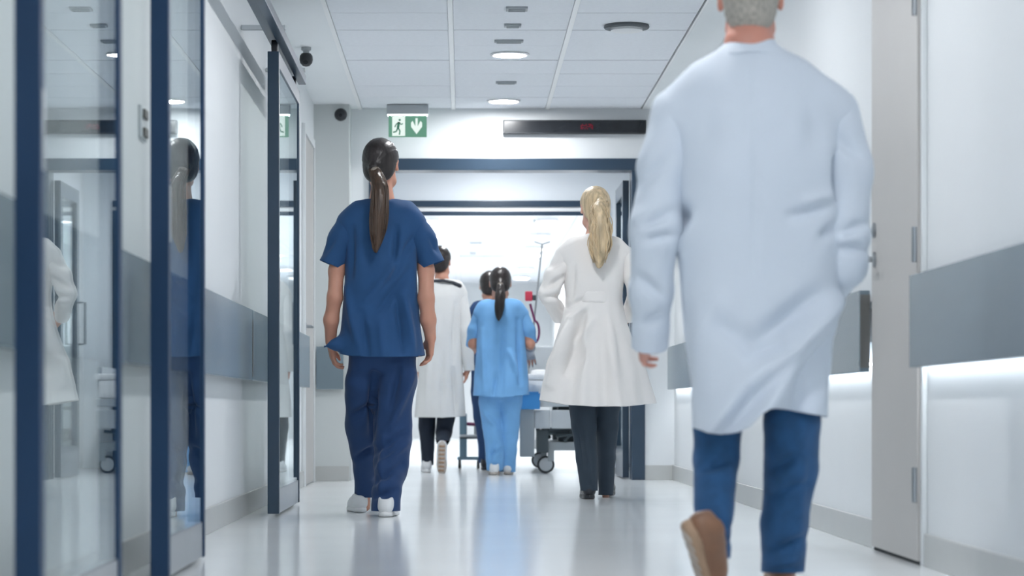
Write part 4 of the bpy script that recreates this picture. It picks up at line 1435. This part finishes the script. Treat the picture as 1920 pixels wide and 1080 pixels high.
m.body('skin_tan', tor, ([m.p(938, 585, 0), m.p(938, 560, .0), m.p(938, 543, .02)], [.050, .046, .044]), (hc_, HR),
       [(m.ps([(902, 592, 0), (887, 645, .03), (893, 655, .26)]), [.038, .034, .025]), (m.ps([(976, 592, 0), (994, 645, -.01), (993, 660, .24)]), [.038, .034, .026])],
       [(m.ps([(918, 755, 0), (925, 830, .05), (929, 885, .06)]), [.06, .045, .032]), (m.ps([(958, 755, 0), (954, 830, .08), (951, 885, .14)]), [.06, .045, .032])],
       [dict(wr=m.p(893, 655, .26), D=(.2, 1, 0), N=(0, 0, -1), T=(1, 0, 0), curl=.7, k=.9), dict(wr=m.p(993, 660, .24), D=(.1, .9, -.5), N=(-.2, -.3, -1), T=(-1, 0, 0), curl=.9, k=.9)],
       h=.006, kh=.95)
make_hair(m.root, m.base, hc_, HR, .95, 'hair_dark', h=.006, seed=15,
          tail=dict(tz=-.02, pts=[hc_ + HR @ np.array([0, -.108, -.02]), m.p(938, 556, -.13), m.p(936, 580, -.15), m.p(935, 602, -.15)], rs=[.022, .036, .034, .012], n=70, wave=.004))
gl = Sculpt()
gl.chain(m.ps([(994.5, 652, .08), (993.5, 658, .17), (993, 660, .24)]), [.038, .034, .031], .01, .01)
add_hand(gl, m.p(993, 660, .24), (.1, .9, -.5), (-.2, -.3, -1), (-1, 0, 0), 1.02, .9)
gv, gq = gl.mesh(.006)
link_mesh('glove', gv, gq, 'glove_grey', m.root, m.base)
m.shoe(928, -.06, 'shoe_white', 'shoe_tread', L=.235, yaw=-4)
m.shoe(951, .06, 'shoe_white', 'shoe_tread', L=.235, yaw=4)

# ---- nurse in dark scrubs ahead, mostly hidden
m = Person('dark-haired person in dark navy scrubs, mostly hidden ahead of the light blue nurse', 20.2, 912)
tor = [(564, 900, 938, .0, .056), (571, 890, 948, 0, .070), (580, 884, 954, 0, .088), (595, 882, 956, 0, .102), (640, 883, 955, 0, .112), (690, 884, 955, 0, .112), (720, 883, 957, 0, .118), (740, 883, 957, 0, .12)]
top = m.garment('scrub_top', 'dark_scrubs', tor, extra=[([(912, 574), (898, 578), (887, 590)], [.042, .048, .046], .04), ([(926, 574), (940, 578), (952, 590)], [.042, .048, .046], .04)],
                hem=m.hemrow([870, 920, 960], [716, 719, 716]), neck=m.neckcut(567, -.5), amp=.006, h=.011, seed=43.0)
m.sleeve('dark_scrubs', [(888, 590), (882, 620, .0), (881, 642, .05)], [.050, .054, .054], top, cut=.04, seed=4.0, h=.011)
m.sleeve('dark_scrubs', [(951, 590), (956, 620, .0), (957, 642, .05)], [.050, .054, .054], top, cut=.04, seed=8.0, h=.011)
m.trousers('dark_scrubs', [(640, 888, 952, 0, .09), (675, 886, 954, 0, .10), (702, 888, 952, 0, .10), (722, 900, 940, 0, .05)],
           [(903, 690, 0, .080), (901, 735, .03, .078), (903, 780, .06, .068), (908, 820, .08, .058), (910, 890, .05, .050)],
           [(937, 690, 0, .080), (938, 735, .02, .076), (936, 780, .04, .066), (934, 820, .0, .056), (933, 890, -.1, .050)], 868, 872, amp=.005, h=.011, seed=5.0)
hc_ = m.p(918, 536, .03)
HR = rot(0, 8, 0)
m.body('skin_tan', tor, ([m.p(918, 590, 0), m.p(918, 565, .0), m.p(918, 548, .02)], [.050, .046, .044]), (hc_, HR),
       [(m.ps([(889, 594, 0), (881, 645, .0), (886, 660, .24)]), [.04, .034, .025]), (m.ps([(950, 594, 0), (957, 645, .0), (955, 660, .24)]), [.04, .034, .025])],
       [(m.ps([(900, 735, 0), (905, 810, .07), (910, 872, .05)]), [.06, .045, .032]), (m.ps([(938, 735, 0), (935, 810, .02), (933, 874, -.1)]), [.06, .045, .032])],
       [dict(wr=m.p(886, 660, .24), D=(.2, 1, -.1), N=(0, 0, -1), T=(1, 0, 0), curl=.7, k=.95), dict(wr=m.p(955, 660, .24), D=(0, 1, -.1), N=(0, 0, -1), T=(-1, 0, 0), curl=.7, k=.95)],
       h=.0065, kh=.95)
make_hair(m.root, m.base, hc_, HR, .95, 'hair_dark', h=.006, seed=19)
m.shoe(910, -.03, 'shoe_black', 'shoe_black', L=.25)
m.shoe(933, -.18, 'shoe_black', 'shoe_black', L=.25)
